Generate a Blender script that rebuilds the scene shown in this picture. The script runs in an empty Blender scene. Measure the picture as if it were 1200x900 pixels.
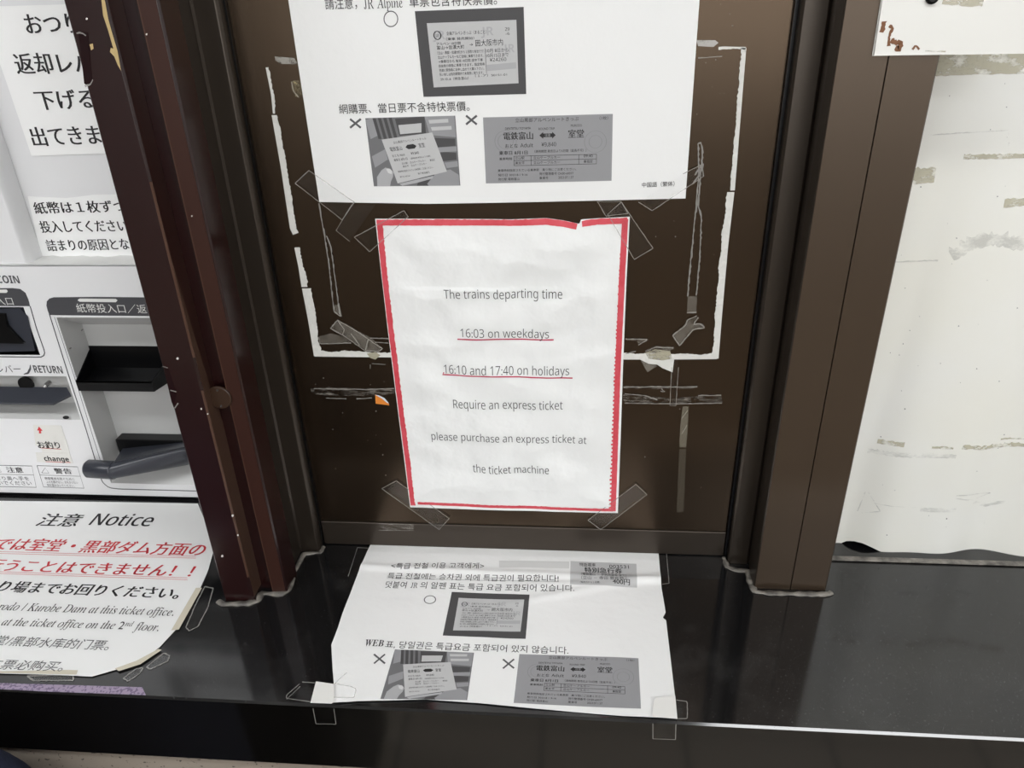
import bpy, math, random
from math import sin, cos, pi, radians
from mathutils import Vector, Matrix, noise
from mathutils.geometry import tessellate_polygon
random.seed(7)
SC = bpy.context.scene
COL = SC.collection

# ------------------------------------------------------------------ camera
ZO = 1.10                                   # metres from the floor to the middle of the bordered notice
YAW, PITCH, ROLL, FPX = -0.0955, 0.4798, -0.0324, 887.06
CAM = Vector((0.0632, -0.6147, 0.3149 + ZO))
_r = Vector((cos(YAW), -sin(YAW), 0)); _f = Vector((sin(YAW)*cos(PITCH), cos(YAW)*cos(PITCH), -sin(PITCH)))
_u = _r.cross(_f)
RGT = cos(ROLL)*_r + sin(ROLL)*_u; UPV = -sin(ROLL)*_r + cos(ROLL)*_u; FWD = _f
cd = bpy.data.cameras.new('camera'); cam = bpy.data.objects.new('camera', cd); COL.objects.link(cam)
cd.sensor_width = 36; cd.lens = FPX/1200*36; cd.clip_start = 0.01; cd.clip_end = 50
cam.matrix_world = Matrix(((RGT.x, UPV.x, -FWD.x, CAM.x), (RGT.y, UPV.y, -FWD.y, CAM.y), (RGT.z, UPV.z, -FWD.z, CAM.z), (0, 0, 0, 1)))
SC.camera = cam

# ------------------------------------------------------------------ light and exposure
SC.view_settings.view_transform = 'Standard'; SC.view_settings.look = 'None'
SC.view_settings.gamma = 1; SC.view_settings.use_curve_mapping = False
SC.view_settings.exposure = 0.0
W = bpy.data.worlds.new('concourse'); SC.world = W; W.use_nodes = True
bg = W.node_tree.nodes['Background']; bg.inputs[0].default_value = (0.95, 0.98, 1.0, 1); bg.inputs[1].default_value = 0.30
LAMPS = [  # x, y, length, width, strength : ceiling lamps of the concourse
    (1.75, -2.26, 2.3, 0.42, 12.5), (0.45, -0.95, 1.3, 0.30, 9.5), (-1.3, -1.0, 1.3, 0.30, 15.0), (-1.6, -3.3, 1.3, 0.35, 8.0)]
FILL_GLOW = 2.6              # strength of the glowing window added behind the camera to brighten reflections

# ------------------------------------------------------------------ helpers
def mat(name, col, rough=0.5, metal=0, spec=0.5, bump=None, mottle=None, coat=0, tint=None):
    m = bpy.data.materials.new(name); m.use_nodes = True; nt = m.node_tree; p = nt.nodes['Principled BSDF']
    p.inputs['Base Color'].default_value = (*col, 1); p.inputs['Roughness'].default_value = rough
    p.inputs['Metallic'].default_value = metal; p.inputs['Specular IOR Level'].default_value = spec
    if tint: p.inputs['Specular Tint'].default_value = (*tint, 1)
    if coat: p.inputs['Coat Weight'].default_value = coat; p.inputs['Coat Roughness'].default_value = 0.08
    tc = nt.nodes.new('ShaderNodeTexCoord')
    if mottle:
        sc_, amt, col2 = mottle
        n = nt.nodes.new('ShaderNodeTexNoise'); n.inputs['Scale'].default_value = sc_; n.inputs['Detail'].default_value = 5
        nt.links.new(tc.outputs['Object'], n.inputs['Vector'])
        r = nt.nodes.new('ShaderNodeValToRGB'); r.color_ramp.elements[0].position = 0.5-amt; r.color_ramp.elements[1].position = 0.5+amt
        r.color_ramp.elements[0].color = (*col, 1); r.color_ramp.elements[1].color = (*col2, 1)
        nt.links.new(n.outputs['Fac'], r.inputs['Fac']); nt.links.new(r.outputs['Color'], p.inputs['Base Color'])
    if bump:
        sc_, st = bump
        n = nt.nodes.new('ShaderNodeTexNoise'); n.inputs['Scale'].default_value = sc_; n.inputs['Detail'].default_value = 4
        nt.links.new(tc.outputs['Object'], n.inputs['Vector'])
        b = nt.nodes.new('ShaderNodeBump'); b.inputs['Strength'].default_value = st; b.inputs['Distance'].default_value = 0.004
        nt.links.new(n.outputs['Fac'], b.inputs['Height']); nt.links.new(b.outputs['Normal'], p.inputs['Normal'])
    return m

def speckled(name, base, spots, scale, thr, rough, spec=0.5, dust=None):
    m = mat(name, base, rough, spec=spec); nt = m.node_tree; p = nt.nodes['Principled BSDF']
    tc = nt.nodes.new('ShaderNodeTexCoord')
    n = nt.nodes.new('ShaderNodeTexNoise'); n.inputs['Scale'].default_value = scale; n.inputs['Detail'].default_value = 2
    nt.links.new(tc.outputs['Object'], n.inputs['Vector'])
    r = nt.nodes.new('ShaderNodeValToRGB'); r.color_ramp.elements[0].position = thr; r.color_ramp.elements[1].position = thr+0.06
    r.color_ramp.elements[0].color = (*base, 1); r.color_ramp.elements[1].color = (*spots, 1)
    nt.links.new(n.outputs['Fac'], r.inputs['Fac'])
    out = r.outputs['Color']
    if dust:
        dcol, dsc, dthr = dust
        n2 = nt.nodes.new('ShaderNodeTexNoise'); n2.inputs['Scale'].default_value = dsc; n2.inputs['Detail'].default_value = 8; n2.inputs['Roughness'].default_value = 0.7
        nt.links.new(tc.outputs['Object'], n2.inputs['Vector'])
        r2 = nt.nodes.new('ShaderNodeValToRGB'); r2.color_ramp.elements[0].position = dthr; r2.color_ramp.elements[1].position = dthr+0.35
        r2.color_ramp.elements[1].color = (0.6, 0.6, 0.6, 1)
        nt.links.new(n2.outputs['Fac'], r2.inputs['Fac'])
        mx = nt.nodes.new('ShaderNodeMix'); mx.data_type = 'RGBA'
        nt.links.new(r2.outputs['Color'], mx.inputs[0]); nt.links.new(out, mx.inputs[6]); mx.inputs[7].default_value = (*dcol, 1)
        out = mx.outputs[2]
    nt.links.new(out, p.inputs['Base Color'])
    return m

def film(name, col, alpha, rough=0.25, noise_scale=None, thr=0.45):
    """clear or cloudy plastic tape: mostly see-through with a glossy skin"""
    m = bpy.data.materials.new(name); m.use_nodes = True; nt = m.node_tree
    p = nt.nodes['Principled BSDF']; p.inputs['Base Color'].default_value = (*col, 1); p.inputs['Roughness'].default_value = rough
    t = nt.nodes.new('ShaderNodeBsdfTransparent'); mx = nt.nodes.new('ShaderNodeMixShader'); mx.inputs[0].default_value = alpha
    nt.links.new(t.outputs[0], mx.inputs[1]); nt.links.new(p.outputs[0], mx.inputs[2])
    nt.links.new(mx.outputs[0], nt.nodes['Material Output'].inputs['Surface'])
    if noise_scale:
        tc = nt.nodes.new('ShaderNodeTexCoord'); mp = nt.nodes.new('ShaderNodeMapping'); mp.inputs['Scale'].default_value = noise_scale
        n = nt.nodes.new('ShaderNodeTexNoise'); n.inputs['Scale'].default_value = 1; n.inputs['Detail'].default_value = 6; n.inputs['Roughness'].default_value = 0.65
        nt.links.new(tc.outputs['Object'], mp.inputs['Vector']); nt.links.new(mp.outputs[0], n.inputs['Vector'])
        r = nt.nodes.new('ShaderNodeValToRGB'); r.color_ramp.elements[0].position = thr; r.color_ramp.elements[1].position = thr+0.18
        r.color_ramp.elements[1].color = (alpha, alpha, alpha, 1)
        nt.links.new(n.outputs['Fac'], r.inputs['Fac']); nt.links.new(r.outputs['Color'], mx.inputs[0])
    return m

def tag(o, label=None, cat=None, group=None, kind=None):
    if label: o['label'] = label
    if cat: o['category'] = cat
    if group: o['group'] = group
    if kind: o['kind'] = kind
    return o

def mesh(name, verts, faces, m, parent=None, smooth=False, solid=0, bevel=0, seg=2):
    me = bpy.data.meshes.new(name); me.from_pydata([tuple(v) for v in verts], [], faces); me.update()
    o = bpy.data.objects.new(name, me); COL.objects.link(o)
    if m: me.materials.append(m)
    if smooth:
        for p in me.polygons: p.use_smooth = True
    if parent:
        o.parent = parent; o.matrix_parent_inverse = Matrix.Translation(parent.location).inverted()
    if bevel:
        b = o.modifiers.new('bevel', 'BEVEL'); b.width = bevel; b.segments = seg; b.limit_method = 'ANGLE'; b.angle_limit = radians(40)
    if solid:
        s = o.modifiers.new('solid', 'SOLIDIFY'); s.thickness = solid; s.offset = -1
        if smooth: e = o.modifiers.new('edges', 'EDGE_SPLIT'); e.split_angle = radians(50)
    return o

def empty(name, loc):
    o = bpy.data.objects.new(name, None); o.empty_display_size = 0.02; o.location = loc; COL.objects.link(o); return o

class MB:
    """collects shapes into one mesh"""
    def __init__(self, split=False): self.v = []; self.f = []; self.split = split; self.cuts = []; self.lock = 0
    def begin(self):
        if self.split and not self.lock: self.cuts.append((len(self.v), len(self.f)))
    def add(self, vs, fs):
        n = len(self.v); self.v += [Vector(v) for v in vs]; self.f += [tuple(i+n for i in f) for f in fs]; return self
    def box(self, a, b):
        x0, y0, z0 = a; x1, y1, z1 = b
        return self.add([(x0,y0,z0),(x1,y0,z0),(x1,y1,z0),(x0,y1,z0),(x0,y0,z1),(x1,y0,z1),(x1,y1,z1),(x0,y1,z1)],
                        [(0,3,2,1),(4,5,6,7),(0,1,5,4),(1,2,6,5),(2,3,7,6),(3,0,4,7)])
    def prism(self, base, off):
        """closed outline of 3D points swept by the vector off"""
        n = len(base); off = Vector(off); base = [Vector(b) for b in base]
        tri = tessellate_polygon([base])
        fs = [tuple(t) for t in tri] + [tuple(n+i for i in reversed(t)) for t in tri] + [(i, (i+1) % n, n+(i+1) % n, n+i) for i in range(n)]
        return self.add(base + [b+off for b in base], fs)
    def tube(self, path, rad, n=12, cap=True):
        path = [Vector(p) for p in path]; rings = []
        if not hasattr(rad, '__len__'): rad = [rad]*len(path)
        for i, p in enumerate(path):
            d = (path[min(i+1, len(path)-1)] - path[max(i-1, 0)]).normalized()
            a = d.cross(Vector((0, 0, 1)))
            if a.length < 1e-3: a = d.cross(Vector((0, 1, 0)))
            a.normalize(); b = d.cross(a)
            rings.append([p + rad[i]*(cos(2*pi*k/n)*a + sin(2*pi*k/n)*b) for k in range(n)])
        vs = [v for r in rings for v in r]; fs = []
        for i in range(len(rings)-1):
            for k in range(n): fs.append((i*n+k, i*n+(k+1) % n, (i+1)*n+(k+1) % n, (i+1)*n+k))
        if cap: fs += [tuple(range(n-1, -1, -1)), tuple(range((len(rings)-1)*n, len(rings)*n))]
        return self.add(vs, fs)
    def build(self, name, m, parent=None, **k):
        if self.split and len(self.cuts) > 1:             # each piece a part of its own
            C_ = self.cuts+[(len(self.v), len(self.f))]; o = None
            for (a, fa), (b, fb) in zip(C_, C_[1:]):
                if fb > fa: o = mesh(name, self.v[a:b], [tuple(i-a for i in f) for f in self.f[fa:fb]], m, parent, **k)
            return o
        return mesh(name, self.v, self.f, m, parent, **k)

def ray(x, y): return FWD + (x-600)/FPX*RGT - (y-450)/FPX*UPV

class Surf:
    """a plane of the place ('y' upright facing -y, 'z' flat facing up) with a paper's own relief on it"""
    def __init__(self, ax, val, lift=None, base=0.0): self.ax, self.val, self.l, self.base = ax, val, lift, base
    def uv(self, px, py):
        d = ray(px, py); i = 1 if self.ax == 'y' else 2; t = (self.val - CAM[i])/d[i]; P = CAM + t*d
        return (P.x, P.z) if self.ax == 'y' else (P.x, P.y)
    def P(self, u, v, off=0.0):
        h = self.base + off + (self.l(u, v) if self.l else 0)
        return Vector((u, self.val-h, v)) if self.ax == 'y' else Vector((u, v, self.val+h))
    def px(self, x, y, off=0.0): return self.P(*self.uv(x, y), off)
    def n(self): return Vector((0, -1, 0)) if self.ax == 'y' else Vector((0, 0, 1))

def lerp(a, b, t): return (a[0]+(b[0]-a[0])*t, a[1]+(b[1]-a[1])*t)
def along(pts, t):
    L = [math.dist(pts[i], pts[i+1]) for i in range(len(pts)-1)]; T = sum(L)*t
    for i, l in enumerate(L):
        if T <= l or i == len(L)-1: return lerp(pts[i], pts[i+1], min(1, T/l) if l else 0)
        T -= l

def sheet(name, S, top, bottom, left, right, m, parent=None, nu=40, nv=40, off=0.0, solid=0.0003, rag=0):
    """a sheet of paper between four edges (pixel outlines unprojected onto the plane it lies on)"""
    E = [[S.uv(*p) for p in e] for e in (top, bottom, left, right)]
    T, B, L, Rr = E; vs = []
    for j in range(nv+1):
        t = j/nv; l, r = along(L, t), along(Rr, t)
        for i in range(nu+1):
            s = i/nu; a, b = along(T, s), along(B, s)
            c = [(1-t)*a[k] + t*b[k] + (1-s)*l[k] + s*r[k] - ((1-s)*(1-t)*T[0][k] + s*(1-t)*T[-1][k] + (1-s)*t*B[0][k] + s*t*B[-1][k]) for k in (0, 1)]
            if rag and (i in (0, nu) or j in (0, nv)):
                c[0] += random.uniform(-rag, rag); c[1] += random.uniform(-rag, rag)
            vs.append(S.P(c[0], c[1], off))
    fs = [(j*(nu+1)+i, (j+1)*(nu+1)+i, (j+1)*(nu+1)+i+1, j*(nu+1)+i+1) for j in range(nv) for i in range(nu)]
    return mesh(name, vs, fs, m, parent, smooth=True, solid=solid)

def poly(mb, S, pts, off, th=0.0, uvs=False):
    mb.begin()
    q = pts if uvs else [S.uv(*p) for p in pts]
    base = [S.P(u, v, off) for u, v in q]
    if th: mb.prism([b for b in base], S.n()*th)
    else: mb.add(base, [tuple(t) for t in tessellate_polygon([base])])

def ribbon(mb, S, pts, w, off, jit=0.0, step=None, taper=False):
    """a strip following a pixel polyline on a surface; w in metres"""
    mb.begin()
    q = [S.uv(*p) for p in pts]
    if step:
        L = sum(math.dist(q[i], q[i+1]) for i in range(len(q)-1)); n = max(2, int(L/step)); q = [along(q, i/n) for i in range(n+1)]
    vs = []
    for i, p in enumerate(q):
        a, b = q[max(i-1, 0)], q[min(i+1, len(q)-1)]; d = (b[0]-a[0], b[1]-a[1]); l = math.hypot(*d) or 1; nx, ny = -d[1]/l, d[0]/l
        k = w/2
        if taper: k *= 0.35+0.65*sin(pi*i/(len(q)-1))
        a1 = k + random.uniform(-jit, jit); a2 = k + random.uniform(-jit, jit)*0.4
        vs += [S.P(p[0]+nx*a1, p[1]+ny*a1, off), S.P(p[0]-nx*a2, p[1]-ny*a2, off)]
    mb.add(vs, [(2*i, 2*i+1, 2*i+3, 2*i+2) for i in range(len(q)-1)])

def ring(mb, cx, cy, rx, ry, w, F, n=28, a0=0, a1=2*pi):
    """a ring through a mapping F(x,y)->3D point"""
    mb.begin()
    vs = []
    for k in range(n+1):
        a = a0+(a1-a0)*k/n
        vs += [F(cx+(rx-w/2)*cos(a), cy+(ry-w/2)*sin(a)), F(cx+(rx+w/2)*cos(a), cy+(ry+w/2)*sin(a))]
    mb.add(vs, [(2*i, 2*i+1, 2*i+3, 2*i+2) for i in range(n)])

# ------------------------------------------------------------------ lettering
_tc = {}
def glyphs(s, thin=0.0, shear=0.0):
    k = (s, thin, shear)
    if k in _tc: return _tc[k]
    c = bpy.data.curves.new('t', 'FONT'); c.body = s; c.size = 1; c.offset = thin; c.shear = shear; c.resolution_u = 3
    o = bpy.data.objects.new('t', c); COL.objects.link(o)
    dg = bpy.context.evaluated_depsgraph_get(); me = bpy.data.meshes.new_from_object(o.evaluated_get(dg))
    vs = [(v.co.x, v.co.y) for v in me.vertices]; fs = [tuple(p.vertices) for p in me.polygons]
    bpy.data.objects.remove(o); bpy.data.curves.remove(c); bpy.data.meshes.remove(me)
    _tc[k] = (vs, fs); return vs, fs
def xmax(s, thin, shear): return max(v[0] for v in glyphs(s, thin, shear)[0])
def serif(s, bold=False):
    out = ''
    for ch in s:
        if 'a' <= ch <= 'z': out += chr((0x1d482 if bold else 0x1d44e)+ord(ch)-97)
        elif 'A' <= ch <= 'Z': out += chr((0x1d468 if bold else 0x1d434)+ord(ch)-65)
        elif '0' <= ch <= '9' and bold: out += chr(0x1d7ce+ord(ch)-48)
        else: out += ch
    return out
def sans(s, bold=False):
    out = ''
    for ch in s:
        if 'a' <= ch <= 'z': out += chr((0x1d5ee if bold else 0x1d5ba)+ord(ch)-97)
        elif 'A' <= ch <= 'Z': out += chr((0x1d5d4 if bold else 0x1d5a0)+ord(ch)-65)
        elif '0' <= ch <= '9': out += chr((0x1d7ec if bold else 0x1d7e2)+ord(ch)-48)
        else: out += ch
    return out
def string(s, style='', thin=0.0, shear=0.0):
    if style == 'serif':
        shear -= 0.24
        base = serif(s.replace('h', 'n')); vs, fs = glyphs(base, thin, shear); vs = list(vs); fs = list(fs)
        L = serif('l'); wl = xmax(L, thin, shear)
        for i, ch in enumerate(s):
            if ch == 'h':
                x = xmax(serif(s[:i].replace('h', 'n'))+L, thin, shear) - wl
                lv, lf = glyphs(L, thin, shear); n = len(vs); vs += [(a+x, b) for a, b in lv if True]; fs += [tuple(q+n for q in f) for f in lf]
        return vs, fs
    if style == 'serifbold': return glyphs(serif(s, True), thin, shear-0.24)
    if style == 'sans': return glyphs(sans(s), thin, shear)
    if style == 'sansbold': return glyphs(sans(s, True), thin, shear)
    return glyphs(s, thin, shear)

def is_cjk(s): return any(ord(c) > 0x1100 and ord(c) < 0x1d000 for c in s)
def letter(mb, s, F, x0, y0, x1, y1, h, style='', thin=0.0, shear=0.0, bold=0.0):
    """sets s between (x0,y0) and (x1,y1), h tall, in the flat frame that F maps to 3D (y up)"""
    vs, fs = string(s, style, thin, shear)
    if not vs: return
    ax, bx = min(v[0] for v in vs), max(v[0] for v in vs); ay, by = min(v[1] for v in vs), max(v[1] for v in vs)
    if not is_cjk(s): ay = 0.0
    L = math.hypot(x1-x0, y1-y0); ux, uy = (x1-x0)/L, (y1-y0)/L
    sx = L/(bx-ax); sy = h/(by-ay)
    for k in ((0,) if not bold else (-bold, 0, bold)):
        mb.add([F(x0+ux*((a-ax+k)*sx)-uy*((b-ay)*sy), y0+uy*((a-ax+k)*sx)+ux*((b-ay)*sy)) for a, b in vs], fs)

def T(mb, S, s, p0, p1, hpx, off=0.0003, **k):
    """lettering on a surface: baseline pixels p0-p1, hpx pixels tall there"""
    mb.begin()
    a, b = S.uv(*p0), S.uv(*p1); m_ = ((p0[0]+p1[0])/2, (p0[1]+p1[1])/2); c, d = S.uv(*m_), S.uv(m_[0], m_[1]-hpx)
    L = math.dist(a, b); nx, ny = -(b[1]-a[1])/L, (b[0]-a[0])/L
    h = abs((d[0]-c[0])*nx + (d[1]-c[1])*ny)
    letter(mb, s, lambda x, y: S.P(x, y, off), a[0], a[1], b[0], b[1], h, **k)

class Frame:
    """unit frame (s right, t down) of a printed picture with four corners on a surface"""
    def __init__(self, S, tl, tr, br, bl, off):
        self.S = S; self.c = [S.uv(*p) for p in (tl, tr, br, bl)]; self.off = off
    def P(self, s, t, extra=0.0):
        a = lerp(self.c[0], self.c[1], s); b = lerp(self.c[3], self.c[2], s); p = lerp(a, b, t); return self.S.P(p[0], p[1], self.off+extra)
    def rect(self, mb, s0=0, t0=0, s1=1, t1=1, extra=0.0, n=26):
        vs = [self.P(s0+(s1-s0)*i/n, t0+(t1-t0)*j/n, extra) for j in range(n+1) for i in range(n+1)]
        mb.add(vs, [(j*(n+1)+i, (j+1)*(n+1)+i, (j+1)*(n+1)+i+1, j*(n+1)+i+1) for j in range(n) for i in range(n)])
    def poly(self, mb, pts, extra):
        mb.begin()
        tri = [[pts[i] for i in t] for t in tessellate_polygon([[Vector((s, t, 0)) for s, t in pts]])]
        while tri:
            a, b, c = tri.pop(); d = [math.dist(a, b), math.dist(b, c), math.dist(c, a)]; m_ = max(d)
            if m_ < 0.09: mb.add([self.P(*q, extra) for q in (a, b, c)], [(0, 1, 2)]); continue
            i = d.index(m_); a, b, c = [(a, b, c), (b, c, a), (c, a, b)][i]; e = lerp(a, b, .5); tri += [(a, e, c), (e, b, c)]
    def text(self, mb, s, s0, t, s1, h, extra=0.00012, **k):
        letter(mb, s, lambda x, y: self.P(x, -y, extra), s0, -t, s1, -t, h, **k)

# ------------------------------------------------------------------ materials
PAPER = mat('notice_paper', (0.86, 0.86, 0.85), 0.6, bump=(45, 0.2))
PAPER_W = mat('wrinkled_paper', (0.86, 0.865, 0.855), 0.6, bump=(24, 0.95))
PAPER2 = mat('plain_paper', (0.91, 0.91, 0.90), 0.62, bump=(60, 0.12))
INK = mat('black_ink', (0.022, 0.021, 0.022), 0.6)
INKG = mat('grey_ink', (0.10, 0.10, 0.105), 0.6)
PRINT_D = mat('print_dark', (0.065, 0.063, 0.065), 0.6)
PRINT_M = mat('print_grey', (0.30, 0.30, 0.31), 0.6)
PRINT_L = mat('print_light', (0.52, 0.52, 0.52), 0.6)
PRINT_B = mat('print_mid', (0.16, 0.16, 0.165), 0.6)
PRINT_F = mat('print_faint', (0.42, 0.42, 0.43), 0.6)
RED = mat('red_marker', (0.62, 0.045, 0.065), 0.5, mottle=(90, 0.25, (0.72, 0.10, 0.13)))
REDLINE = mat('red_pen', (0.50, 0.02, 0.075), 0.5)
REDTXT = mat('red_print', (0.62, 0.035, 0.045), 0.5)
BROWN = mat('brown_panel_paint', (0.0055, 0.0034, 0.0021), 0.25, spec=0.95, mottle=(14, 0.3, (0.0075, 0.0047, 0.0028)), tint=(1, .72, .50))
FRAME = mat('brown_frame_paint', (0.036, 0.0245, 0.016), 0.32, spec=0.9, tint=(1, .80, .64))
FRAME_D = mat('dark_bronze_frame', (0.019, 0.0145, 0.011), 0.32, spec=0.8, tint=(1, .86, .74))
MAROON = mat('maroon_paint', (0.0155, 0.0038, 0.0040), 0.22, spec=0.75, mottle=(9, 0.3, (0.019, 0.0050, 0.0048)))
EDGEBR = mat('worn_brown_edge', (0.085, 0.040, 0.024), 0.4)
CHIP = mat('bare_primer', (0.50, 0.37, 0.17), 0.7)
WHITECHIP = mat('white_chip', (0.7, 0.68, 0.64), 0.6)
GRANITE = speckled('black_granite', (0.006, 0.006, 0.0065), (0.05, 0.05, 0.05), 650, 0.66, 0.10, spec=0.8, dust=((0.07, 0.07, 0.068), 9, 0.52))
GRANITE_F = speckled('black_granite_face', (0.004, 0.0036, 0.0032), (0.010, 0.0095, 0.009), 650, 0.66, 0.09, spec=1.0)
STONE = speckled('beige_granite', (0.34, 0.29, 0.24), (0.06, 0.05, 0.045), 230, 0.63, 0.5)
SEAL = mat('sealant', (0.075, 0.068, 0.060), 0.4, bump=(180, 0.5), mottle=(90, 0.16, (0.26, 0.24, 0.21)))
SHEETM = mat('stained_white_board', (0.86, 0.845, 0.76), 0.38, mottle=(6.5, 0.25, (0.88, 0.88, 0.85)), bump=(25, 0.06))
PLATEM = mat('white_plate', (0.82, 0.81, 0.77), 0.3)
RUST = mat('rust_mark', (0.22, 0.10, 0.05), 0.8)
GLUE = film('yellowed_glue', (0.56, 0.52, 0.38), 0.6, 0.6, noise_scale=(60, 60, 120), thr=0.34)
GREYSMEAR = film('grey_smear', (0.42, 0.42, 0.40), 0.26, 0.6, noise_scale=(50, 50, 90), thr=0.42)
FILM = bpy.data.materials.new('clear_tape'); FILM.use_nodes = True
_nt = FILM.node_tree; _g = _nt.nodes.new('ShaderNodeBsdfGlossy'); _g.inputs['Roughness'].default_value = 0.12; _t = _nt.nodes.new('ShaderNodeBsdfTransparent'); _m = _nt.nodes.new('ShaderNodeMixShader'); _m.inputs[0].default_value = 0.025
_nt.links.new(_t.outputs[0], _m.inputs[1]); _nt.links.new(_g.outputs[0], _m.inputs[2]); _nt.links.new(_m.outputs[0], _nt.nodes['Material Output'].inputs['Surface'])
FILM_E = film('tape_edge', (0.62, 0.60, 0.56), 0.36, 0.4)  # pale tone paints in the light caught along tape edges; also colours specks
FILM_C = film('cloudy_tape', (0.42, 0.38, 0.32), 0.27, 0.35, noise_scale=(70, 70, 70), thr=0.30)
SMEAR = film('old_adhesive', (0.36, 0.33, 0.29), 0.55, 0.6, noise_scale=(90, 90, 330), thr=0.47)
STREAK = film('adhesive_streak', (0.45, 0.40, 0.30), 0.30, 0.6, noise_scale=(120, 120, 50), thr=0.28)
ORANGE = mat('orange_paper', (0.75, 0.24, 0.03), 0.5)
MWHITE = mat('machine_white', (0.79, 0.79, 0.80), 0.32, mottle=(12, 0.4, (0.78, 0.78, 0.785)))
MGREY = mat('machine_light_grey', (0.55, 0.55, 0.54), 0.35)
MDARK = mat('machine_dark_grey', (0.065, 0.065, 0.072), 0.4)
MBLACK = mat('black_plastic', (0.003, 0.003, 0.0035), 0.3, spec=0.3)
MBLUE = mat('slate_plastic', (0.034, 0.037, 0.048), 0.3)
STEEL = mat('steel', (0.6, 0.6, 0.6), 0.25, metal=1)
BRASS = mat('brown_cover', (0.040, 0.020, 0.011), 0.35)
YTAPE = mat('yellowed_tape', (0.62, 0.57, 0.46), 0.4)
LILAC = speckled('lilac_strip', (0.36, 0.29, 0.40), (0.16, 0.12, 0.20), 420, 0.52, 0.45)
NAVY = mat('navy_cloth', (0.012, 0.017, 0.045), 0.8, bump=(700, 0.4))
FLOORM = mat('floor_tile', (0.20, 0.18, 0.155), 0.6)
WALLM = mat('cream_wall', (0.58, 0.575, 0.56), 0.7)
DARKIN = mat('dark_interior', (0.014, 0.011, 0.009), 0.6)

# ------------------------------------------------------------------ planes of the place
ZC = -0.200 + ZO            # counter top
PANEL = Surf('y', 0.0); COUNTER = Surf('z', ZC)
YF = -0.202                 # front edge of the counter
YM = 0.070                  # face of the ticket machine

# ------------------------------------------------------------------ setting: floor, ceiling, walls
nt = FLOORM.node_tree; br_ = nt.nodes.new('ShaderNodeTexBrick'); tc_ = nt.nodes.new('ShaderNodeTexCoord')
br_.offset = 0; br_.inputs['Scale'].default_value = 1; br_.inputs['Brick Width'].default_value = 0.3; br_.inputs['Row Height'].default_value = 0.3; br_.inputs['Mortar Size'].default_value = 0.004
br_.inputs['Color1'].default_value = (0.27, 0.232, 0.185, 1); br_.inputs['Color2'].default_value = (0.24, 0.205, 0.165, 1); br_.inputs['Mortar'].default_value = (0.05, 0.045, 0.04, 1)
nt.links.new(tc_.outputs['Object'], br_.inputs['Vector']); nt.links.new(br_.outputs['Color'], nt.nodes['Principled BSDF'].inputs['Base Color'])
tag(MB().box((-3.2, -4.2, -0.05), (3.2, 1.0, 0)).build('floor', FLOORM), kind='structure')
tag(MB().box((-3.2, -4.2, 2.6), (3.2, 1.0, 2.65)).build('ceiling', WALLM), kind='structure')
tag(MB().box((-3.2, -4.25, 0), (3.2, -4.2, 2.6)).build('wall_back', WALLM), kind='structure')
GLOW = bpy.data.materials.new('fill_glow_pane'); GLOW.use_nodes = True; p = GLOW.node_tree.nodes['Principled BSDF']
p.inputs['Emission Color'].default_value = (0.98, 0.99, 1.0, 1); p.inputs['Emission Strength'].default_value = FILL_GLOW
wn = MB().box((-1.55, -4.199, 0.95), (3.1, -4.19, 2.25)).build('fill_window', GLOW); tag(wn, kind='structure')  # unseen glowing window, added to brighten the glossy panel and uprights
mb = MB()
for x in (-1.58, -0.37, 0.8, 1.95, 3.07): mb.box((x, -4.199, 0.92), (x+0.05, -4.17, 2.28))
for z in (0.92, 2.25): mb.box((-1.58, -4.198, z), (3.12, -4.172, z+0.04))
mb.build('fill_window_frame', FRAME_D, wn)
tag(MB().box((-3.25, -4.2, 0), (-3.2, 1.0, 2.6)).build('wall_left', mat('dark_wall', (0.10, 0.085, 0.07), 0.5)), kind='structure')
tag(MB().box((3.2, -4.2, 0), (3.25, 1.0, 2.6)).build('wall_right', WALLM), kind='structure')
tag(MB().box((-3.2, 0.60, 0), (3.2, 0.65, 2.6)).build('wall_inner', DARKIN), kind='structure')
tag(MB().box((-3.2, -0.04, 2.005), (3.2, 0.55, 2.6)).build('wall_front', WALLM), kind='structure')
EMIT = bpy.data.materials.new('lamp_diffuser'); EMIT.use_nodes = True
for i, (x, y, lx, ly, st) in enumerate(LAMPS):
    e = empty('ceiling_lamp', (x, y, 2.6))
    tag(e, ['longest white ceiling lamp on the right of the hall', 'white ceiling lamp nearest the counter in front of the window',
            'white ceiling lamp in front of the ticket machine', 'white ceiling lamp far back on the left'][i], 'lamp', 'ceiling lamps of the hall')
    MB().box((x-lx/2-.03, y-ly/2-.03, 2.56), (x+lx/2+.03, y+ly/2+.03, 2.6)).build('lamp_housing', MWHITE, e)
    em = bpy.data.materials.new('lamp_diffuser'); em.use_nodes = True; p = em.node_tree.nodes['Principled BSDF']
    p.inputs['Base Color'].default_value = (0.8, 0.8, 0.8, 1); p.inputs['Emission Color'].default_value = (0.975, 0.99, 1.0, 1); p.inputs['Emission Strength'].default_value = st
    MB().box((x-lx/2, y-ly/2, 2.548), (x+lx/2, y+ly/2, 2.56)).build('diffuser', em, e)

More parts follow.
